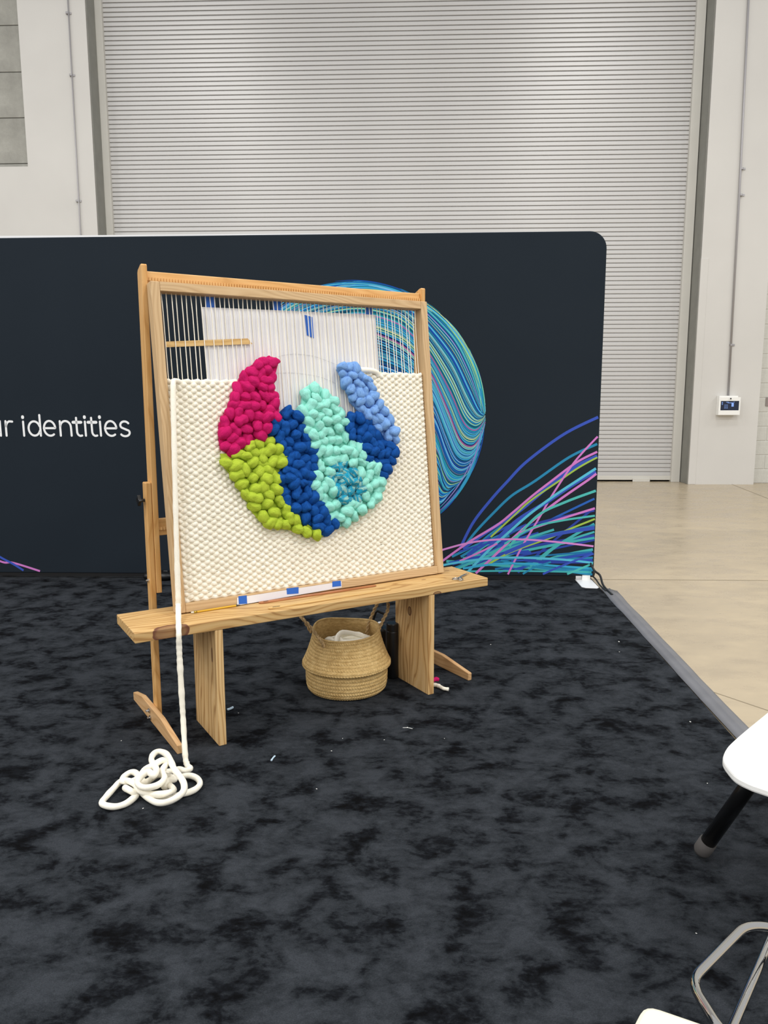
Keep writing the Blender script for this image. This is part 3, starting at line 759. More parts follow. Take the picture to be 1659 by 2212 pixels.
# open zone between the two finished sides
uLtop = uv(500, 822)[0]; uRtop = uv(806, 800)[0]
while v < vmax+.002:
    xs = []
    N = 240; inside_ = [in_any((LW+(RW-LW)*i/N, v)) for i in range(N+1)]
    first = next((i for i in range(N+1) if inside_[i]), None)
    last = next((i for i in range(N, -1, -1) if inside_[i]), None)
    if first is None: segs = [(LW, RW)]
    else:
        a = LW+(RW-LW)*first/N+.012; b = LW+(RW-LW)*last/N-.012
        segs = [(LW, min(a, RW))]; 
        segs.append((max(b, LW), RW))
        # gaps between patches low in the weaving stay hidden behind the roving
    out_segs = []
    for (a, b) in segs:
        if b < FW*.5 and v > wz_l+.001: continue
        if a > FW*.5 and v > wz_r+.001: continue
        out_segs.append((a, b))
    weft(out_segs, v, row); row += 1; v += ROW
# short raised stub of weft beside the blue roving
mb = MB(); P = spline([(*(lambda q: (q[0], .018, q[1]))(uv(778, 799)),), (*(lambda q: (q[0], .014, q[1]))(uv(795, 800)),), (*(lambda q: (q[0], .018, q[1]))(uv(812, 804)),), (*(lambda q: (q[0], .024, q[1]))(uv(818, 812)),)], 6)
mb.tube(P, .011, 10); mb.build('weft_end', M_wool, loom, True)
# roving loops
def knob(seed):
    r_ = random.Random(seed); bm = bmesh.new(); bmesh.ops.create_icosphere(bm, subdivisions=3, radius=1)
    kb = r_.uniform(-.35, .35); tp = r_.uniform(-.25, .25); off = Vector((seed*3.1, seed*1.7, seed))
    for vx in bm.verts:
        p = vx.co.copy(); d = 1+.24*noise.noise(p*1.4+off)
        x, y, z = p*d
        pin = 1-.16*math.exp(-((x-.15*tp)/.22)**2)*(1 if seed % 2 else 0)
        y *= (1+tp*x)*pin; z *= (1+tp*.6*x)*pin
        y += kb*(x*x-.4)
        ridge = .06*math.sin(6*y+2*x+seed)
        vx.co = Vector((x*1.18, y*.86, z*.8+ridge*.6))
    me = bpy.data.meshes.new('roving_loop'); bm.to_mesh(me); bm.free()
    me.polygons.foreach_set('use_smooth', [True]*len(me.polygons)); return me
KN = {}
def knob_mesh(i, cname):
    key = (i, cname)
    if key not in KN:
        me = knob(i); me.materials.append(M_rov[cname]); KN[key] = me
    return KN[key]
INFO = dict(magenta=('magenta', 'magenta roving patch'), lime=('lime', 'lime green roving patch'), navy=('navy', 'long navy blue roving patch'), mint=('mint', 'mint green roving patch'),
            teal=('teal', 'variegated teal roving patch'), navy_b=('navy', 'small navy roving patch below the pale blue one'), blue=('blue', 'pale blue roving patch'))
rp = random.Random(21); total = 0
for nm, poly in POLY.items():
    cn, lab = INFO[nm]
    xs = [p[0] for p in poly]; ys = [p[1] for p in poly]
    D = .0345 if nm != 'teal' else .031
    pts = []
    # boundary beads first
    inset = D*.42
    for tries in range(9000):
        p = (rp.uniform(min(xs), max(xs)), rp.uniform(min(ys), max(ys)))
        if not pip(p, poly): continue
        if nm == 'mint' and (pip(p, POLY['teal'])): continue
        e_ = edge_d(p, poly)
        if e_ < inset*.8: continue
        if tries < 3000 and e_ > inset*1.25: continue
        dd = D*(1 if e_ > inset*1.3 else .92)
        if all((p[0]-q[0])**2+(p[1]-q[1])**2 > dd*dd for q in pts): pts.append(p)
    for tries in range(4000):      # small loops squeezed into the gaps
        p = (rp.uniform(min(xs), max(xs)), rp.uniform(min(ys), max(ys)))
        if not pip(p, poly) or (nm == 'mint' and pip(p, POLY['teal'])): continue
        if edge_d(p, poly) < inset*.55: continue
        if all((p[0]-q[0])**2+(p[1]-q[1])**2 > (.86*D)**2 for q in pts): pts.append(p)
    # patch body: slab that the loops grow out of
    inner = [(p[0], .011 if nm != 'teal' else .007, p[1]) for p in poly]
    mb = MB(); mb.prism(inner, (0, .016, 0)); patch = mb.build('roving_patch', M_rov[cn], loom); patch['label'] = lab
    for p in pts:
        e_ = edge_d(p, poly); i = rp.randint(0, 6)
        o = link('roving_loop', knob_mesh(i, cn), patch)
        s_ = D*rp.uniform(.66, .84)
        o.location = (p[0], rp.uniform(-.007, .006)+(.004 if e_ < .02 else 0)-(.005 if nm == 'teal' else 0), p[1])
        o.rotation_euler = (math.pi/2+rp.uniform(-.35, .35), rp.uniform(0, 6.28), rp.uniform(-.4, .4)) if False else (rp.uniform(-.4, .4), rp.uniform(0, 6.28), rp.uniform(-.35, .35))
        o.scale = (s_*rp.uniform(.88, 1.05), s_*.92, s_*1.05)
        total += 1
print('roving loops', total)

# ------------------------------------------------------------------ cartoon paper behind the warp, tape
pap = thing('pattern_paper', 'large white tracing paper sheet behind the warp with faint pencil arcs', 'paper', FMAT)
DP = .0405
def pu(x, y, dep=DP): q = uv(x, y, dep); return Vector((q[0], dep, q[1]))
c4 = [pu(434, 663), pu(811, 680), pu(823, 840), pu(449, 840)]
dn = (c4[2]-c4[1]).normalized(); low = .30
c4[2] = c4[1]+dn*((c4[1].z-.62)/abs(dn.z)); dn = (c4[3]-c4[0]).normalized(); c4[3] = c4[0]+dn*((c4[0].z-.62)/abs(dn.z))
def quad_grid(c, nx, nz, amp):
    mb = MB()
    P = [[c[0].lerp(c[1], i/nx).lerp(c[3].lerp(c[2], i/nx), j/nz) for i in range(nx+1)] for j in range(nz+1)]
    for r_ in P:
        for p in r_: p.y += amp*noise.noise(Vector((p.x*5, 0, p.z*3)))+amp*.6*math.sin(p.x*9)
    mb.v = [p for r_ in P for p in r_]; w_ = nx+1
    for j in range(nz):
        for i in range(nx): mb.f.append([j*w_+i, (j+1)*w_+i, (j+1)*w_+i+1, j*w_+i+1])
    return mb
mb = quad_grid(c4, 24, 12, .0016); o = mb.build('sheet', M_paper, pap, True)
sm = o.modifiers.new('solid', 'SOLIDIFY'); sm.thickness = .0004; sm.offset = 0
def pencil_arc(pts):
    P = [pu(*p, DP-.0035) for p in pts]; mb = MB(); mb.tube(spline(P, 8), .00045, 4); mb.build('pencil_arc', M_pencil_line, pap)
pencil_arc([(593, 772), (620, 766), (645, 765), (680, 770), (715, 783), (738, 793)])
pencil_arc([(598, 806), (640, 806), (690, 814), (725, 828)])
def tape(pts, dep, mat=M_tape, par=pap):
    P = [pu(*p, dep) for p in pts]; mb = MB(); mb.prism(P, (0, .0003, 0)); return mb.build('tape_strip', mat, par)
tape([(440, 636), (461, 637), (466, 666), (446, 665)], DP+.003)
tape([(588, 648), (606, 650), (607, 672), (590, 671)], DP+.003)
tape([(788, 660), (803, 661), (804, 682), (790, 681)], DP+.003)
tape([(658, 680), (675, 685), (678, 731), (663, 724)], DP-.0032)
# folded paper strip on the bottom rail
fp = thing('folded_paper_strip', 'white paper strip held with three blue tape squares on the loom bottom rail', 'paper', FMAT)
P = [pu(512, 1291, -.0008), pu(738, 1256, -.0008), pu(738, 1269, -.0008), pu(512, 1308, -.0008)]
mb = MB(); mb.prism(P, (0, -.0006, 0)); mb.build('strip', M_paper, fp)
for q in ([(515, 1288), (533, 1286), (534, 1304), (516, 1305)], [(619, 1271), (645, 1268), (645, 1282), (620, 1284)], [(718, 1256), (736, 1254), (737, 1266), (718, 1268)]):
    tape(q, -.0021, M_tape, fp)

# ------------------------------------------------------------------ standing loom behind
LO = FO.copy(); LO.z = 0
back_top = FY.dot((FO+FUP*FH+FN*FD)-LO)      # where the leaning frame touches
PF = back_top+.0015                          # front plane of the posts, from LO along FY
LMAT = frame_matrix(LO, FX, FY, UPV)
sl = thing('standing_loom', 'tall amber wooden tapestry loom standing empty behind the frame loom', 'loom', LMAT)
def lu(x, y, dep=PF): X = on_plane(x, y, LO+FY*dep, FY)-LO; return X.dot(FX), X.z
pl_r = lu(317.5, 572)[0]; pl_l = pl_r-.021; pr_r = lu(918.8, 640)[0]; pr_l = pr_r-.021
ztop = lu(310, 569)[1]; zbot = lu(345, 1281)[1]; zleg = lu(318, 1043)[1]
print('posts', pl_r, pr_r, ztop, zbot, zleg, 'PF', PF)
PD = .058
for (a, b) in ((pl_l, pl_r), (pr_l, pr_r)):
    mb = MB(); mb.prism([(a, PF, zbot), (a, PF+PD, zbot), (a, PF+PD, ztop-.026), (a, PF+PD-.008, ztop-.016), (a, PF+.018, ztop-.002), (a, PF+.004, ztop), (a, PF, ztop-.006)], (b-a, 0, 0))
    mb.build('post', M_loom, sl, bevel=.003)
bz1 = lu(317.5, 585.5, PF+.012)[1]; bz0 = bz1-.062
mb = MB(); mb.box(pl_r+.0003, pr_l-.0003, PF+.012, PF+.034, bz0, bz1); bm_ = mb.build('top_beam', M_loom_h, sl, bevel=.003)
def notches(par, z0, z1, y0, y1, n):
    mb = MB(); L = pr_l-pl_r
    mb.box(pl_r+.001, pr_l-.001, y0+.004, y1, z0, z1)
    for i in range(n):
        x = pl_r+.004+(L-.008)*(i+.22)/n; mb.box(x, x+(L-.008)/n*.56, y0, y0+.0045, z0, z1)
    o = mb.build('notched_strip', M_loom_h, par)
notches(bm_, bz1-.034, bz1-.022, PF+.003, PF+.0118, 110)
lz1 = lu(342, 1121, PF+.012)[1]; lz0 = lu(344, 1157, PF+.012)[1]
mb = MB(); mb.box(pl_r+.0003, pr_l-.0003, PF+.012, PF+.034, lz0, lz1); bm_ = mb.build('lower_beam', M_loom_h, sl, bevel=.003)
notches(bm_, lz0+.022, lz0+.034, PF+.003, PF+.0118, 110)
for side in (0, 1):
    if side == 0: la, lb = pl_l-.0225, pl_l-.0005
    else: la, lb = pr_r+.0005, pr_r+.0225
    mb = MB(); mb.box(la, lb, PF+.002, PF+.047, .014, zleg); mb.build('leg', M_loom, sl, bevel=.004)
    # foot on the outer side of the leg
    fa, fb = (la-.0205, la-.0005) if side == 0 else (lb+.0005, lb+.0205)
    yf, yb_ = PF-.318, PF+.275; L = yb_-yf; z0_ = .0103
    pf = [(yf, z0_), (yb_, z0_), (yb_, z0_+.034), (yb_-.22*L, z0_+.062), (yf+.34*L, z0_+.062), (yf, z0_+.034)]
    mb = MB(); mb.prism([(fa, y, z) for y, z in pf], (fb-fa, 0, 0)); ft = mb.build('foot', M_foot, sl, bevel=.003)
    for (yy, zz) in ((PF+.027, .053), (PF+.018, .027)):
        mb = MB(); xo = fa-.0005 if side == 0 else fb+.0005; dx = -1 if side == 0 else 1
        mb.tube([(xo, yy, zz), (xo+dx*.004, yy, zz)], .009, 12); mb.tube([(xo+dx*.004, yy, zz), (xo+dx*.014, yy, zz)], .0042, 8)
        mb.build('bolt', M_steel, ft)
    # clamp knob and lower bolt on the leg
    kz = zleg-.068; xo = la if side == 0 else lb; dx = -1 if side == 0 else 1
    mb = MB(); mb.tube([(xo, PF+.024, kz), (xo+dx*.016, PF+.024, kz)], .006, 10)
    o = mb.build('clamp_knob', M_black, sl)
    mb = MB()
    pts = []
    for i in range(24):
        a = 2*math.pi*i/24; r_ = .017+.004*math.cos(4*a); pts.append((xo+dx*.016, PF+.024+r_*math.cos(a), kz+r_*math.sin(a)))
    mb.prism(pts, (dx*.011, 0, 0)); mb.build('knob_head', M_black, o, bevel=.001)
    bz_ = lu(321, 1257)[1]
    mb = MB(); mb.tube([(xo, PF+.024, bz_), (xo+dx*.005, PF+.024, bz_)], .007, 10); mb.tube([(xo+dx*.005, PF+.024, bz_), (xo+dx*.011, PF+.024, bz_)], .0035, 8); mb.build('bolt', M_steel, sl)

# ------------------------------------------------------------------ small things on the bench
def bench_line(p, q, rise):
    a = bench_pt(*p); b = bench_pt(*q); a.z = b.z = BH+rise; return a, b
BMX = frame_matrix(BO, EX, EY, UPV)
t = thing('pencil', 'yellow pencil lying on the bench below the loom corner', 'pencil', BMX)
a, b = bench_line((413, 1326), (520, 1309), .0045)
d = (b-a).normalized(); L = min((b-a).length, .175)
mb = MB(); mb.tube([a+d*.022, a+d*L], .0038, 6); mb.build('barrel', M_yellow, t)
mb = MB(); mb.tube([a+d*.010, a+d*.022], .0039, 10); mb.build('ferrule', M_gold, t, True)
mb = MB(); mb.tube([a, a+d*.010], .0036, 10); mb.build('eraser', M_cream, t, True)
mb = MB(); mb.tube([a+d*L, a+d*(L+.018)], [.0038, .0006], 8); mb.build('tip', M_lead, t)
def flat_stick(name, label, p, q, wd, th, mat, hole):
    t = thing(name, label, 'weaving stick', BMX)
    a, b = bench_line(p, q, .0004); d = (b-a).normalized(); n = Vector((-d.y, d.x, 0)); L = (b-a).length
    out_ = []
    for k_ in range(7): an = math.pi/2+math.pi*k_/6; out_.append(a+d*(wd*.5+math.cos(an)*wd*.5)+n*math.sin(an)*wd*.5)
    for k_ in range(7): an = -math.pi/2+math.pi*k_/6; out_.append(a+d*(L-wd*.5+math.cos(an)*wd*.5)+n*math.sin(an)*wd*.5)
    mb = MB(); mb.prism(out_, (0, 0, th)); mb.build('blade', mat, t, bevel=.0012)
    mb = MB(); e0 = a+d*(wd*.9); e1 = a+d*(wd*.9+hole)
    mb.prism([e0-n*wd*.12+Vector((0,0,th+.0001)), e1-n*wd*.12+Vector((0,0,th+.0001)), e1+n*wd*.12+Vector((0,0,th+.0001)), e0+n*wd*.12+Vector((0,0,th+.0001))], (0,0,.0004)); mb.build('eye', M_dark, t)
flat_stick('weaving_needle', 'reddish brown flat weaving needle on the bench close to the frame', (559, 1304), (812, 1266), .022, .005, M_stick_red, .02)
flat_stick('weaving_needle', 'pale flat weaving needle near the front edge of the bench', (580, 1316), (843, 1274), .019, .005, M_stick_pale, .03)
# scissors
t = thing('scissors', 'small open steel scissors lying on the right end of the bench', 'scissors', BMX)
def ring(c, rx, ry, ang):
    return [c+Vector((math.cos(a)*rx*math.cos(ang)-math.sin(a)*ry*math.sin(ang), math.cos(a)*rx*math.sin(ang)+math.sin(a)*ry*math.cos(ang), 0)) for a in [2*math.pi*i/20 for i in range(20)]]
c1 = bench_pt(984, 1252); c2 = bench_pt(994.5, 1254.5); pv = bench_pt(996, 1248.5); tip1 = bench_pt(1014, 1240.5); tip2 = bench_pt(1011.5, 1240)
for c_, tip, zz in ((c1, tip1, .004), (c2, tip2, .0065)):
    c_ = c_.copy(); c_.z = BH+zz; tip = tip.copy(); tip.z = BH+zz; p_ = pv.copy(); p_.z = BH+zz
    d = (p_-c_).normalized(); ang = math.atan2(d.y, d.x)
    mb = MB(); mb.tube(ring(c_, .016, .011, ang), .0024, 8, closed=True); 
    hd = mb.build('finger_ring', M_steel, t, True)
    n = Vector((-d.y, d.x, 0)); s0 = c_+d*.015; 
    d2 = (tip-p_).normalized(); n2 = Vector((-d2.y, d2.x, 0))
    mb = MB(); mb.prism([s0-n*.0028, p_-n2*.0042, tip, p_+n2*.0042, s0+n*.0028], (0, 0, .002)); mb.build('blade', M_steel, t)
mb = MB(); mb.tube([Vector((pv.x, pv.y, BH+.003)), Vector((pv.x, pv.y, BH+.0105))], .003, 10); mb.build('pivot_screw', M_steel, t)

# ------------------------------------------------------------------ hanging yarn and heap
def fpt(x, y, dep): X = on_plane(x, y, FO+FN*dep, FN); return X
yarn_path = [fpt(386, 824, .012), fpt(376, 823, -.002), fpt(374, 838, -.02), fpt(376, 950, -.03), fpt(379, 1080, -.032), fpt(382, 1200, -.034), fpt(385, 1290, -.036), fpt(385, 1310, -.042)]
# over the bench front edge then down to the carpet
def bfront(x, y, off): return on_plane(x, y, BO+EY*off, EY)
yarn_path += [bfront(386, 1362, -.014), bfront(387, 1400, -.020), bfront(389, 1440, -.026), bfront(393, 1510, -.04), bfront(396, 1560, -.052), on_floor(400, 1630, .055), on_floor(403, 1652, .024)]
def hp(x, y, z): return on_floor(200+x/6.38, 1600+y/6.38, z)
heap = [on_floor(403, 1646, .036), on_floor(405, 1654, .026), hp(1345, 385, .026), hp(1270, 420, .02), hp(1190, 400, .02), hp(1090, 420, .022), hp(1010, 440, .024), hp(1060, 500, .022), hp(1180, 500, .022), hp(1330, 480, .028), hp(1440, 520, .025), hp(1480, 590, .022), hp(1430, 660, .022), hp(1330, 710, .022), hp(1200, 745, .022), hp(1060, 790, .022),
 hp(930, 800, .022), hp(800, 760, .024), hp(680, 690, .024), hp(560, 700, .026), hp(450, 650, .03), hp(520, 690, .045), hp(600, 740, .03), hp(530, 820, .022), hp(430, 880, .022), hp(300, 910, .022), hp(170, 890, .022), hp(130, 850, .022), hp(190, 770, .022), hp(280, 670, .024), hp(380, 570, .03), hp(480, 550, .045), hp(580, 600, .055), hp(660, 690, .045), hp(780, 730, .04),
 hp(920, 740, .05), hp(1040, 720, .05), hp(1120, 680, .045), hp(1050, 610, .045), hp(1000, 640, .04), hp(980, 600, .055), hp(1040, 550, .06), hp(1130, 530, .05), hp(1000, 480, .05), hp(880, 480, .05), hp(760, 560, .05), hp(700, 560, .055), hp(600, 450, .045), hp(520, 440, .04), hp(430, 500, .04), hp(420, 560, .04), hp(540, 560, .04), hp(640, 500, .06),
 hp(720, 400, .08), hp(820, 350, .095), hp(960, 270, .10), hp(1010, 320, .085), hp(960, 420, .085), hp(990, 520, .08), hp(900, 610, .075), hp(760, 645, .065), hp(660, 630, .065), hp(620, 570, .075), hp(680, 480, .09), hp(770, 430, .10), hp(840, 480, .10), hp(880, 400, .10), hp(840, 330, .09),
 hp(810, 250, .075), hp(850, 175, .07), hp(930, 150, .07), hp(1020, 190, .08), hp(1080, 290, .09), hp(1130, 400, .095), hp(1210, 500, .09), hp(1260, 600, .075), hp(1250, 700, .06), hp(1150, 790, .05), hp(1010, 850, .035), hp(880, 850, .03), hp(770, 790, .03), hp(680, 710, .03)]
fullp = spline(yarn_path, 10)
rads = []
for i, p in enumerate(fullp):
    rads.append(.0098+.0016*noise.noise(p*22)+.0006*math.sin(i*1.7))
t = thing('wool_yarn', 'thick cream wool yarn hanging from the weaving into a loose heap on the carpet', 'yarn', None)
mb = MB(); mb.tube(fullp, rads, 12); mb.build('hanging_strand', M_wool, t, True)
hs = spline(heap, 8)
for p in hs:
    p.z = max(p.z, .0215)
mb = MB(); mb.tube(hs, [.0100+.0014*noise.noise(p*25) for p in hs], 12); mb.build('heap', M_wool, t, True)

# ------------------------------------------------------------------ basket
BC = Vector((-.165, 3.232, CZ+.0005))
BMT = Matrix.Translation(BC)
bk = thing('belly_basket', 'folded woven seagrass belly basket standing under the bench', 'basket', BMT)
ctrl = [(.02, .0), (.12, .0), (.160, .003), (.172, .016), (.1765, .04), (.178, .075), (.1785, .1), (.182, .106), (.1905, .111), (.1935, .118), (.1915, .126), (.184, .140), (.175, .160), (.166, .182), (.158, .205), (.151, .228), (.1465, .250), (.145, .264)]
cs = spline([Vector((r_, z_, 0)) for r_, z_ in ctrl], 13)
NTH = 480; mb = MB()
lens = [0]
for a, b in zip(cs, cs[1:]): lens.append(lens[-1]+(b-a).length)
def rim_z(z_, th):   # the rim sags unevenly, higher at the back
    k_ = max(0, (z_-.13)/.134); return z_+k_*(.012*math.sin(th)+.006*math.cos(2*th+.5)+.004*math.sin(3*th))
for i, c in enumerate(cs):
    for k_ in range(NTH):
        th = 2*math.pi*k_/NTH; s_ = lens[i]
        rowi = math.floor(s_/.0150); fr = s_/.0150-rowi
        col_ = th*96/(2*math.pi)
        wv = math.sin(math.pi*fr)**.6*abs(math.sin(math.pi*(col_+fr*.8*(1 if rowi % 2 else -1))))**.7
        d_ = .0042*(wv-.5) if 0.14 < s_ else 0
        mb.v.append(Vector(((c.x+d_)*math.cos(th), (c.x+d_)*math.sin(th), rim_z(c.y, th))))
n = len(cs)
for i in range(n-1):
    for k_ in range(NTH):
        k2 = (k_+1) % NTH; mb.f.append([i*NTH+k_, i*NTH+k2, (i+1)*NTH+k2, (i+1)*NTH+k_])
mb.f.append(list(range(NTH))[::-1])
# inner wall
inn = [(.1395, .264), (.142, .24), (.150, .205), (.160, .170), (.165, .140), (.165, .05), (.155, .012), (.02, .012)]
b0 = (n-1)*NTH; prev = b0
for (r_, z_) in inn:
    base = len(mb.v)
    for k_ in range(NTH): th = 2*math.pi*k_/NTH; mb.v.append(Vector((r_*math.cos(th), r_*math.sin(th), rim_z(z_, th))))
    for k_ in range(NTH):
        k2 = (k_+1) % NTH; mb.f.append([prev+k_, prev+k2, base+k2, base+k_])
    prev = base
mb.f.append([prev+k_ for k_ in range(NTH)])
mb.build('body', M_sea, bk, True, fix=False)
mb = MB(); mb.tube([Vector((.1425*math.cos(a*math.pi/40), .1425*math.sin(a*math.pi/40), rim_z(.264, a*math.pi/40)+.001)) for a in range(80)], .0042, 8, closed=True); mb.build('rim', M_sea, bk, True)
def rope(pts, name='handle'):
    P = spline(pts, 16); mb = MB()
    for k_ in range(2):
        q = []
        for i, p in enumerate(P):
            tg = (P[min(i+1, len(P)-1)]-P[max(i-1, 0)]).normalized(); a = tg.orthogonal().normalized(); b = tg.cross(a)
            an = i*.42+math.pi*k_; q.append(p+(a*math.cos(an)+b*math.sin(an))*.0038)
        mb.tube(q, .0043, 7)
    mb.build(name, M_rope, bk, True)
def bp(x, y, Y): return at_y(x, y, Y)-BC
rope([bp(700, 1397, 3.105), bp(694, 1385, 3.10), bp(684, 1372, 3.12), bp(668, 1351, 3.14), bp(652, 1335, 3.17), bp(650, 1330, 3.22), bp(660, 1345, 3.27), bp(672, 1366, 3.27)])
rope([bp(792, 1372, 3.335), bp(795, 1352, 3.335), bp(803, 1330, 3.335), bp(812, 1310, 3.33), bp(822, 1296, 3.31), bp(836, 1298, 3.28), bp(838, 1316, 3.25), bp(829, 1336, 3.24), bp(820, 1356, 3.245), bp(816, 1368, 3.25)])
# wool in the basket
t = thing('wool_coil', 'cream wool yarn coiled loosely inside the seagrass basket', 'yarn', Matrix.Translation(BC+Vector((0,0,.02))))
rb = random.Random(9); P = []
for i in range(60):
    a = i*1.75+rb.uniform(-.6, .6); rr_ = .122*math.sqrt(rb.uniform(.05, 1)); z_ = .112+.00175*i*(1.25-rr_/.22)+rb.uniform(-.006, .006)
    P.append(Vector((.012+rr_*math.cos(a), rr_*math.sin(a), z_)))
mb = MB(); q = spline(P, 7); mb.tube(q, [.0105+.0012*noise.noise(p*30) for p in q], 10); mb.build('coil', M_wool, t, True)
mb = MB(); mb.lathe([(.02, .0), (.13, .0), (.135, .08), (.12, .105), (.07, .118), (.02, .122)], 24); mb.build('lower_coils', M_wool, t, True)

# ------------------------------------------------------------------ things behind the basket
fpos = on_floor(838, 1487, CZ)
t = thing('thermos_flask', 'tall matt black flask standing between the basket and the right bench leg', 'flask', Matrix.Translation(Vector((fpos.x+.022, fpos.y+.135, CZ+.0003))))
rf = .0275
mb = MB(); mb.lathe([(rf*.9, 0), (rf, .006), (rf, .215), (rf*.97, .222)], 28); mb.build('body', M_blackplast, t, True, .0)
mb = MB(); mb.lathe([(rf*1.0, .2225), (rf*1.0, .252), (rf*.93, .256)], 28); mb.build('lid', M_blackplast, t)
t = thing('carry_case', 'black plastic case with open loop handle behind the basket', 'case', Matrix.Translation(Vector((-.035, 3.46, CZ+.0003))))
mb = MB(); mb.box(-.055, .045, -.03, .05, 0, .20); mb.build('body', M_blackplast, t, bevel=.01)
mb = MB(); P = []
cr = [(-.030, .196), (.016, .196), (.044, .268), (.012, .287), (-.006, .262)]
cr = [(-.026, .205), (.020, .202), (.040, .262), (-.002, .282)]
for i in range(4):
    p0 = Vector((cr[i][0], .0, cr[i][1])); p1 = Vector((cr[(i+1) % 4][0], .0, cr[(i+1) % 4][1]))
    for f_ in (.14, .5, .86): P.append(p0.lerp(p1, f_))
mb.tube(spline(P, 4, True), .0062, 8, closed=True); mb.build('loop_handle', M_blackplast, t, True)
cpos = on_floor(819, 1455, CZ)
t = thing('clear_bottle', 'small clear plastic bottle half hidden behind the basket rim', 'bottle', Matrix.Translation(Vector((cpos.x+.006, cpos.y+.16, CZ+.0003))))
mb = MB(); mb.lathe([(.02, 0), (.024, .006), (.024, .15), (.012, .170), (.012, .182)], 20); mb.build('body', M_clear, t, True)
mb = MB(); mb.lathe([(.0135, .1823), (.0135, .196)], 16); mb.build('cap', M_white, t)
# ------------------------------------------------------------------ wool scraps and lint
def scrap(pts, r_, mat, label, name='wool_scrap'):
    mb = MB(); P = spline(pts, 6); mb.tube(P, [r_*(.75+.5*abs(noise.noise(p*60))) for p in P], 8); o = mb.build(name, mat, None, True); return tag(o, label, 'wool scrap')
z_ = CZ+.010
scrap([on_floor(930, 1478, z_), on_floor(946, 1481, z_), on_floor(958, 1487, z_), on_floor(969, 1489, z_)], .010, M_wool, 'short cream wool tuft on the carpet beside the right bench leg')
scrap([on_floor(935, 1470, CZ+.03), on_floor(941, 1467, CZ+.03), on_floor(947, 1468, CZ+.026)], .010, M_rov['magenta'], 'tiny magenta wool tuft beside the right bench leg')
scrap([on_floor(491, 1533, CZ+.006), on_floor(497, 1531, CZ+.007), on_floor(503, 1528, CZ+.006)], .006, M_scrapblue, 'pale blue wool scrap just right of the left bench leg')
scrap([on_floor(586, 1643, CZ+.004), on_floor(590, 1637, CZ+.005), on_floor(594, 1633, CZ+.004)], .0035, M_scrapblue, 'pale blue wool scrap lying alone on the carpet before the bench')
LLAB = ['largest white fleck on the carpet left of the grey edging strip', 'tiny white fleck just below the largest fleck near the edging strip', 'white fleck on the carpet just left of the low white table top',
 'lone tiny white fleck in the middle foreground left of centre', 'tiny white fleck between the basket and the foreground on dark carpet', 'faint white fleck on the carpet in front of the right bench leg',
 'white fleck on the carpet right of the bench below its end', 'white fleck on the carpet beside the fine white thread end', 'tiny white fleck on the carpet beside the left bench leg scrap',
 'tiny white fleck above the chrome chair frame', 'tiny white fleck left of the standing loom foot', 'tiny white fleck below the cream yarn heap',
 'tiny white fleck left of the black table leg', 'tiny white fleck on the carpet below the basket, left one of two', 'tiny white fleck on the carpet below the basket, right one of two']
LN = [(1337, 1386, .004), (1338, 1408, .0022), (1491, 1559, .003), (684, 1704, .002), (716, 1622, .002), (960, 1595, .0015), (1060, 1392, .003), (880, 1571, .002), (515, 1540, .0018), (1504, 2016, .0015), (262, 1600, .0018), (309, 1746, .002), (1528, 1692, .0018), (740, 1595, .0016), (830, 1598, .0018)]
li = None
for (x, y, r_), lab_ in zip(LN, LLAB):
    p = on_floor(x, y, CZ+.0012+r_*.5)
    if li is None:
        bm = bmesh.new(); bmesh.ops.create_icosphere(bm, subdivisions=1, radius=1); me = bpy.data.meshes.new('lint_fleck'); bm.to_mesh(me); bm.free(); me.materials.append(M_lint); li = me
    o = link('lint_fleck', li); o.location = p; o.scale = (r_*1.6, r_, r_*.5); o.rotation_euler = (0, 0, x)
    tag(o, lab_, 'lint', 'wool flecks on the carpet')
scrap([on_floor(870, 1572, CZ+.002), on_floor(880, 1572, CZ+.002), on_floor(891, 1574, CZ+.002)], .0012, M_lint, 'fine white thread end on the carpet in front of the basket')

# ------------------------------------------------------------------ white low table at the right edge
TZ = .45
TP = [(1659, 1537), (1616, 1572), (1588, 1596), (1571, 1613), (1563, 1628), (1562, 1641), (1571, 1656), (1590, 1676), (1626, 1694), (1659, 1705)]
Q = [on_floor(x, y, TZ) for x, y in TP]
far = (Q[0]-Q[2]).normalized(); near = (Q[-1]-Q[-2]).normalized()
e1 = Q[0]+far*.34; e2_ = Q[-1]+near*.36
opp = e1+(e2_-Q[-1])*1.15
loopq = [e2_, (e2_*.55+opp*.45)+near*.12, opp, (opp+e1)/2+far*.06, e1]
outl = Q+[]
out2 = spline([Q[-2], Q[-1], Q[-1]+near*.2, e2_+Vector((.05, .02, 0)), e2_+Vector((.16, .16, 0)), opp+Vector((-.02, -.12, 0)), opp+Vector((-.06, .02, 0)), e1+Vector((.14, .05, 0)), e1, Q[0], Q[1]], 6)
out2 = out2[6:-6]
full = spline(Q, 5)[5:-5]+out2
t = thing('low_table', 'white low table with a rounded corner and splayed black legs at the right edge', 'table', None)
full_s = full
mb = MB(); mb.prism([Vector((p.x, p.y, TZ-.019)) for p in full_s], (0, 0, .019)); mb.build('tabletop', M_table, t, bevel=.005)
foot_p = on_floor(1512, 1843, .022); top_p = on_floor(1690, 1594, TZ-.02)
cen = (Q[5]+opp)/2; cen.z = 0
def tleg(fp_, tp_):
    d = (tp_-fp_).normalized(); f0 = Vector((fp_.x, fp_.y, .022))
    mb = MB(); mb.tube([f0+d*.045, tp_], .0205, 20); lg = mb.build('leg', M_black, t, True)
    mb = MB(); mb.tube([f0+d*.004, f0+d*.014, f0+d*.05], [.019, .0235, .0235], 20); mb.build('rubber_cap', M_rubber, lg, True)
tleg(foot_p, top_p)
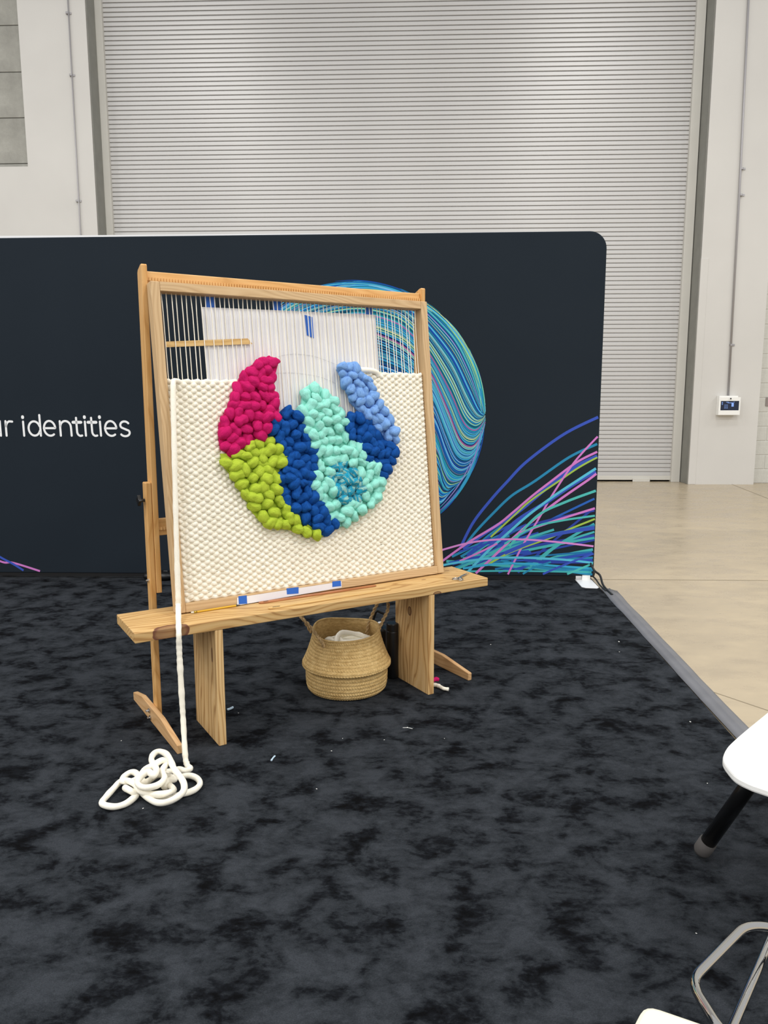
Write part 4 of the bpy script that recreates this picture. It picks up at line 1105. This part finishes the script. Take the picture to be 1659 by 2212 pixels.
for k_ in (1, 2, 3):
    R_ = Matrix.Rotation(k_*math.pi/2, 3, 'Z')
    c3 = Vector((cen.x, cen.y, 0)); tleg(c3+R_ @ (foot_p-c3), c3+R_ @ (top_p-c3))

# ------------------------------------------------------------------ chair at the lower right corner
ch = thing('chrome_chair', 'chair with cream padded seat and chrome tube frame in the lower right corner', 'chair', None)
SZ = .47
c0 = on_floor(1392, 2166, SZ); cl = on_floor(1368, 2212, SZ); cr_ = on_floor(1526, 2212, SZ)
dl_ = (cl-c0).normalized(); dr_ = (cr_-c0).normalized()
S0 = c0; A_ = c0+dr_*.46; B_ = c0+dr_*.46+dl_*.44; C_ = c0+dl_*.44
def rounded(pts, r_):
    o_ = []
    for i, p in enumerate(pts):
        a = (pts[i-1]-p).normalized(); b = (pts[(i+1) % len(pts)]-p).normalized()
        for k_ in range(5):
            t_ = k_/4; o_.append((p+a*r_).lerp(p, t_).lerp(p.lerp(p+b*r_, t_), t_))
    return o_
pad = [Vector((p.x, p.y, SZ-.055)) for p in rounded([S0, A_, B_, C_], .02)]
mb = MB(); mb.prism(pad, (0, 0, .055)); mb.build('seat_pad', M_cream, ch, bevel=.006)
q1 = on_floor(1560, 2235, .44); qa = on_floor(1491, 2120, .425); qb = on_floor(1612, 1997, .40); qc = on_floor(1690, 2006, .38)
def fil(pts, r_):
    o_ = [pts[0]]
    for i in range(1, len(pts)-1):
        p = pts[i]; a = (pts[i-1]-p).normalized(); b = (pts[i+1]-p).normalized()
        for k_ in range(9):
            t_ = k_/8; o_.append((p+a*r_).lerp(p, t_).lerp(p.lerp(p+b*r_, t_), t_))
    o_.append(pts[-1]); return o_
qd = qc+Vector((.10, -.02, -.355)); qe = qd+Vector((-.08, -.62, 0)); qf = Vector((B_.x-.05, B_.y+.02, SZ-.06))
qu = (S0+A_)/2; qu = Vector((qu.x, qu.y-.05, SZ-.062))
mb = MB(); mb.tube(fil([qu, q1, qa, qb, qc, qd, qe, qf], .035), .0072, 12); mb.build('side_frame', M_chrome, ch, True)
ra = on_floor(1585, 2212, .36); rb_ = on_floor(1659, 2041, .33); dd = (rb_-ra)
mb = MB(); mb.tube(fil([qu+Vector((.05, -.03, 0)), ra-dd*.25, rb_+dd*.4, Vector((rb_.x+dd.x*.4+.05, rb_.y+dd.y*.4-.05, .026)), qe+Vector((-.02, .0, .001))], .03), .0072, 12); mb.build('leg_frame', M_chrome, ch, True)
mb = MB(); hb = Vector((C_.x, C_.y, .0)); 
P = fil([Vector((C_.x, C_.y, SZ-.06))+dr_*.05, Vector((C_.x, C_.y, .0185))+dr_*.02-dl_*.0, Vector((S0.x, S0.y, .0185))+dr_*.05, Vector((S0.x, S0.y, SZ-.06))+dr_*.12-dr_*.0+dl_*.08], .04)
mb.tube(P, .0072, 12); mb.build('side_frame', M_chrome, ch, True)
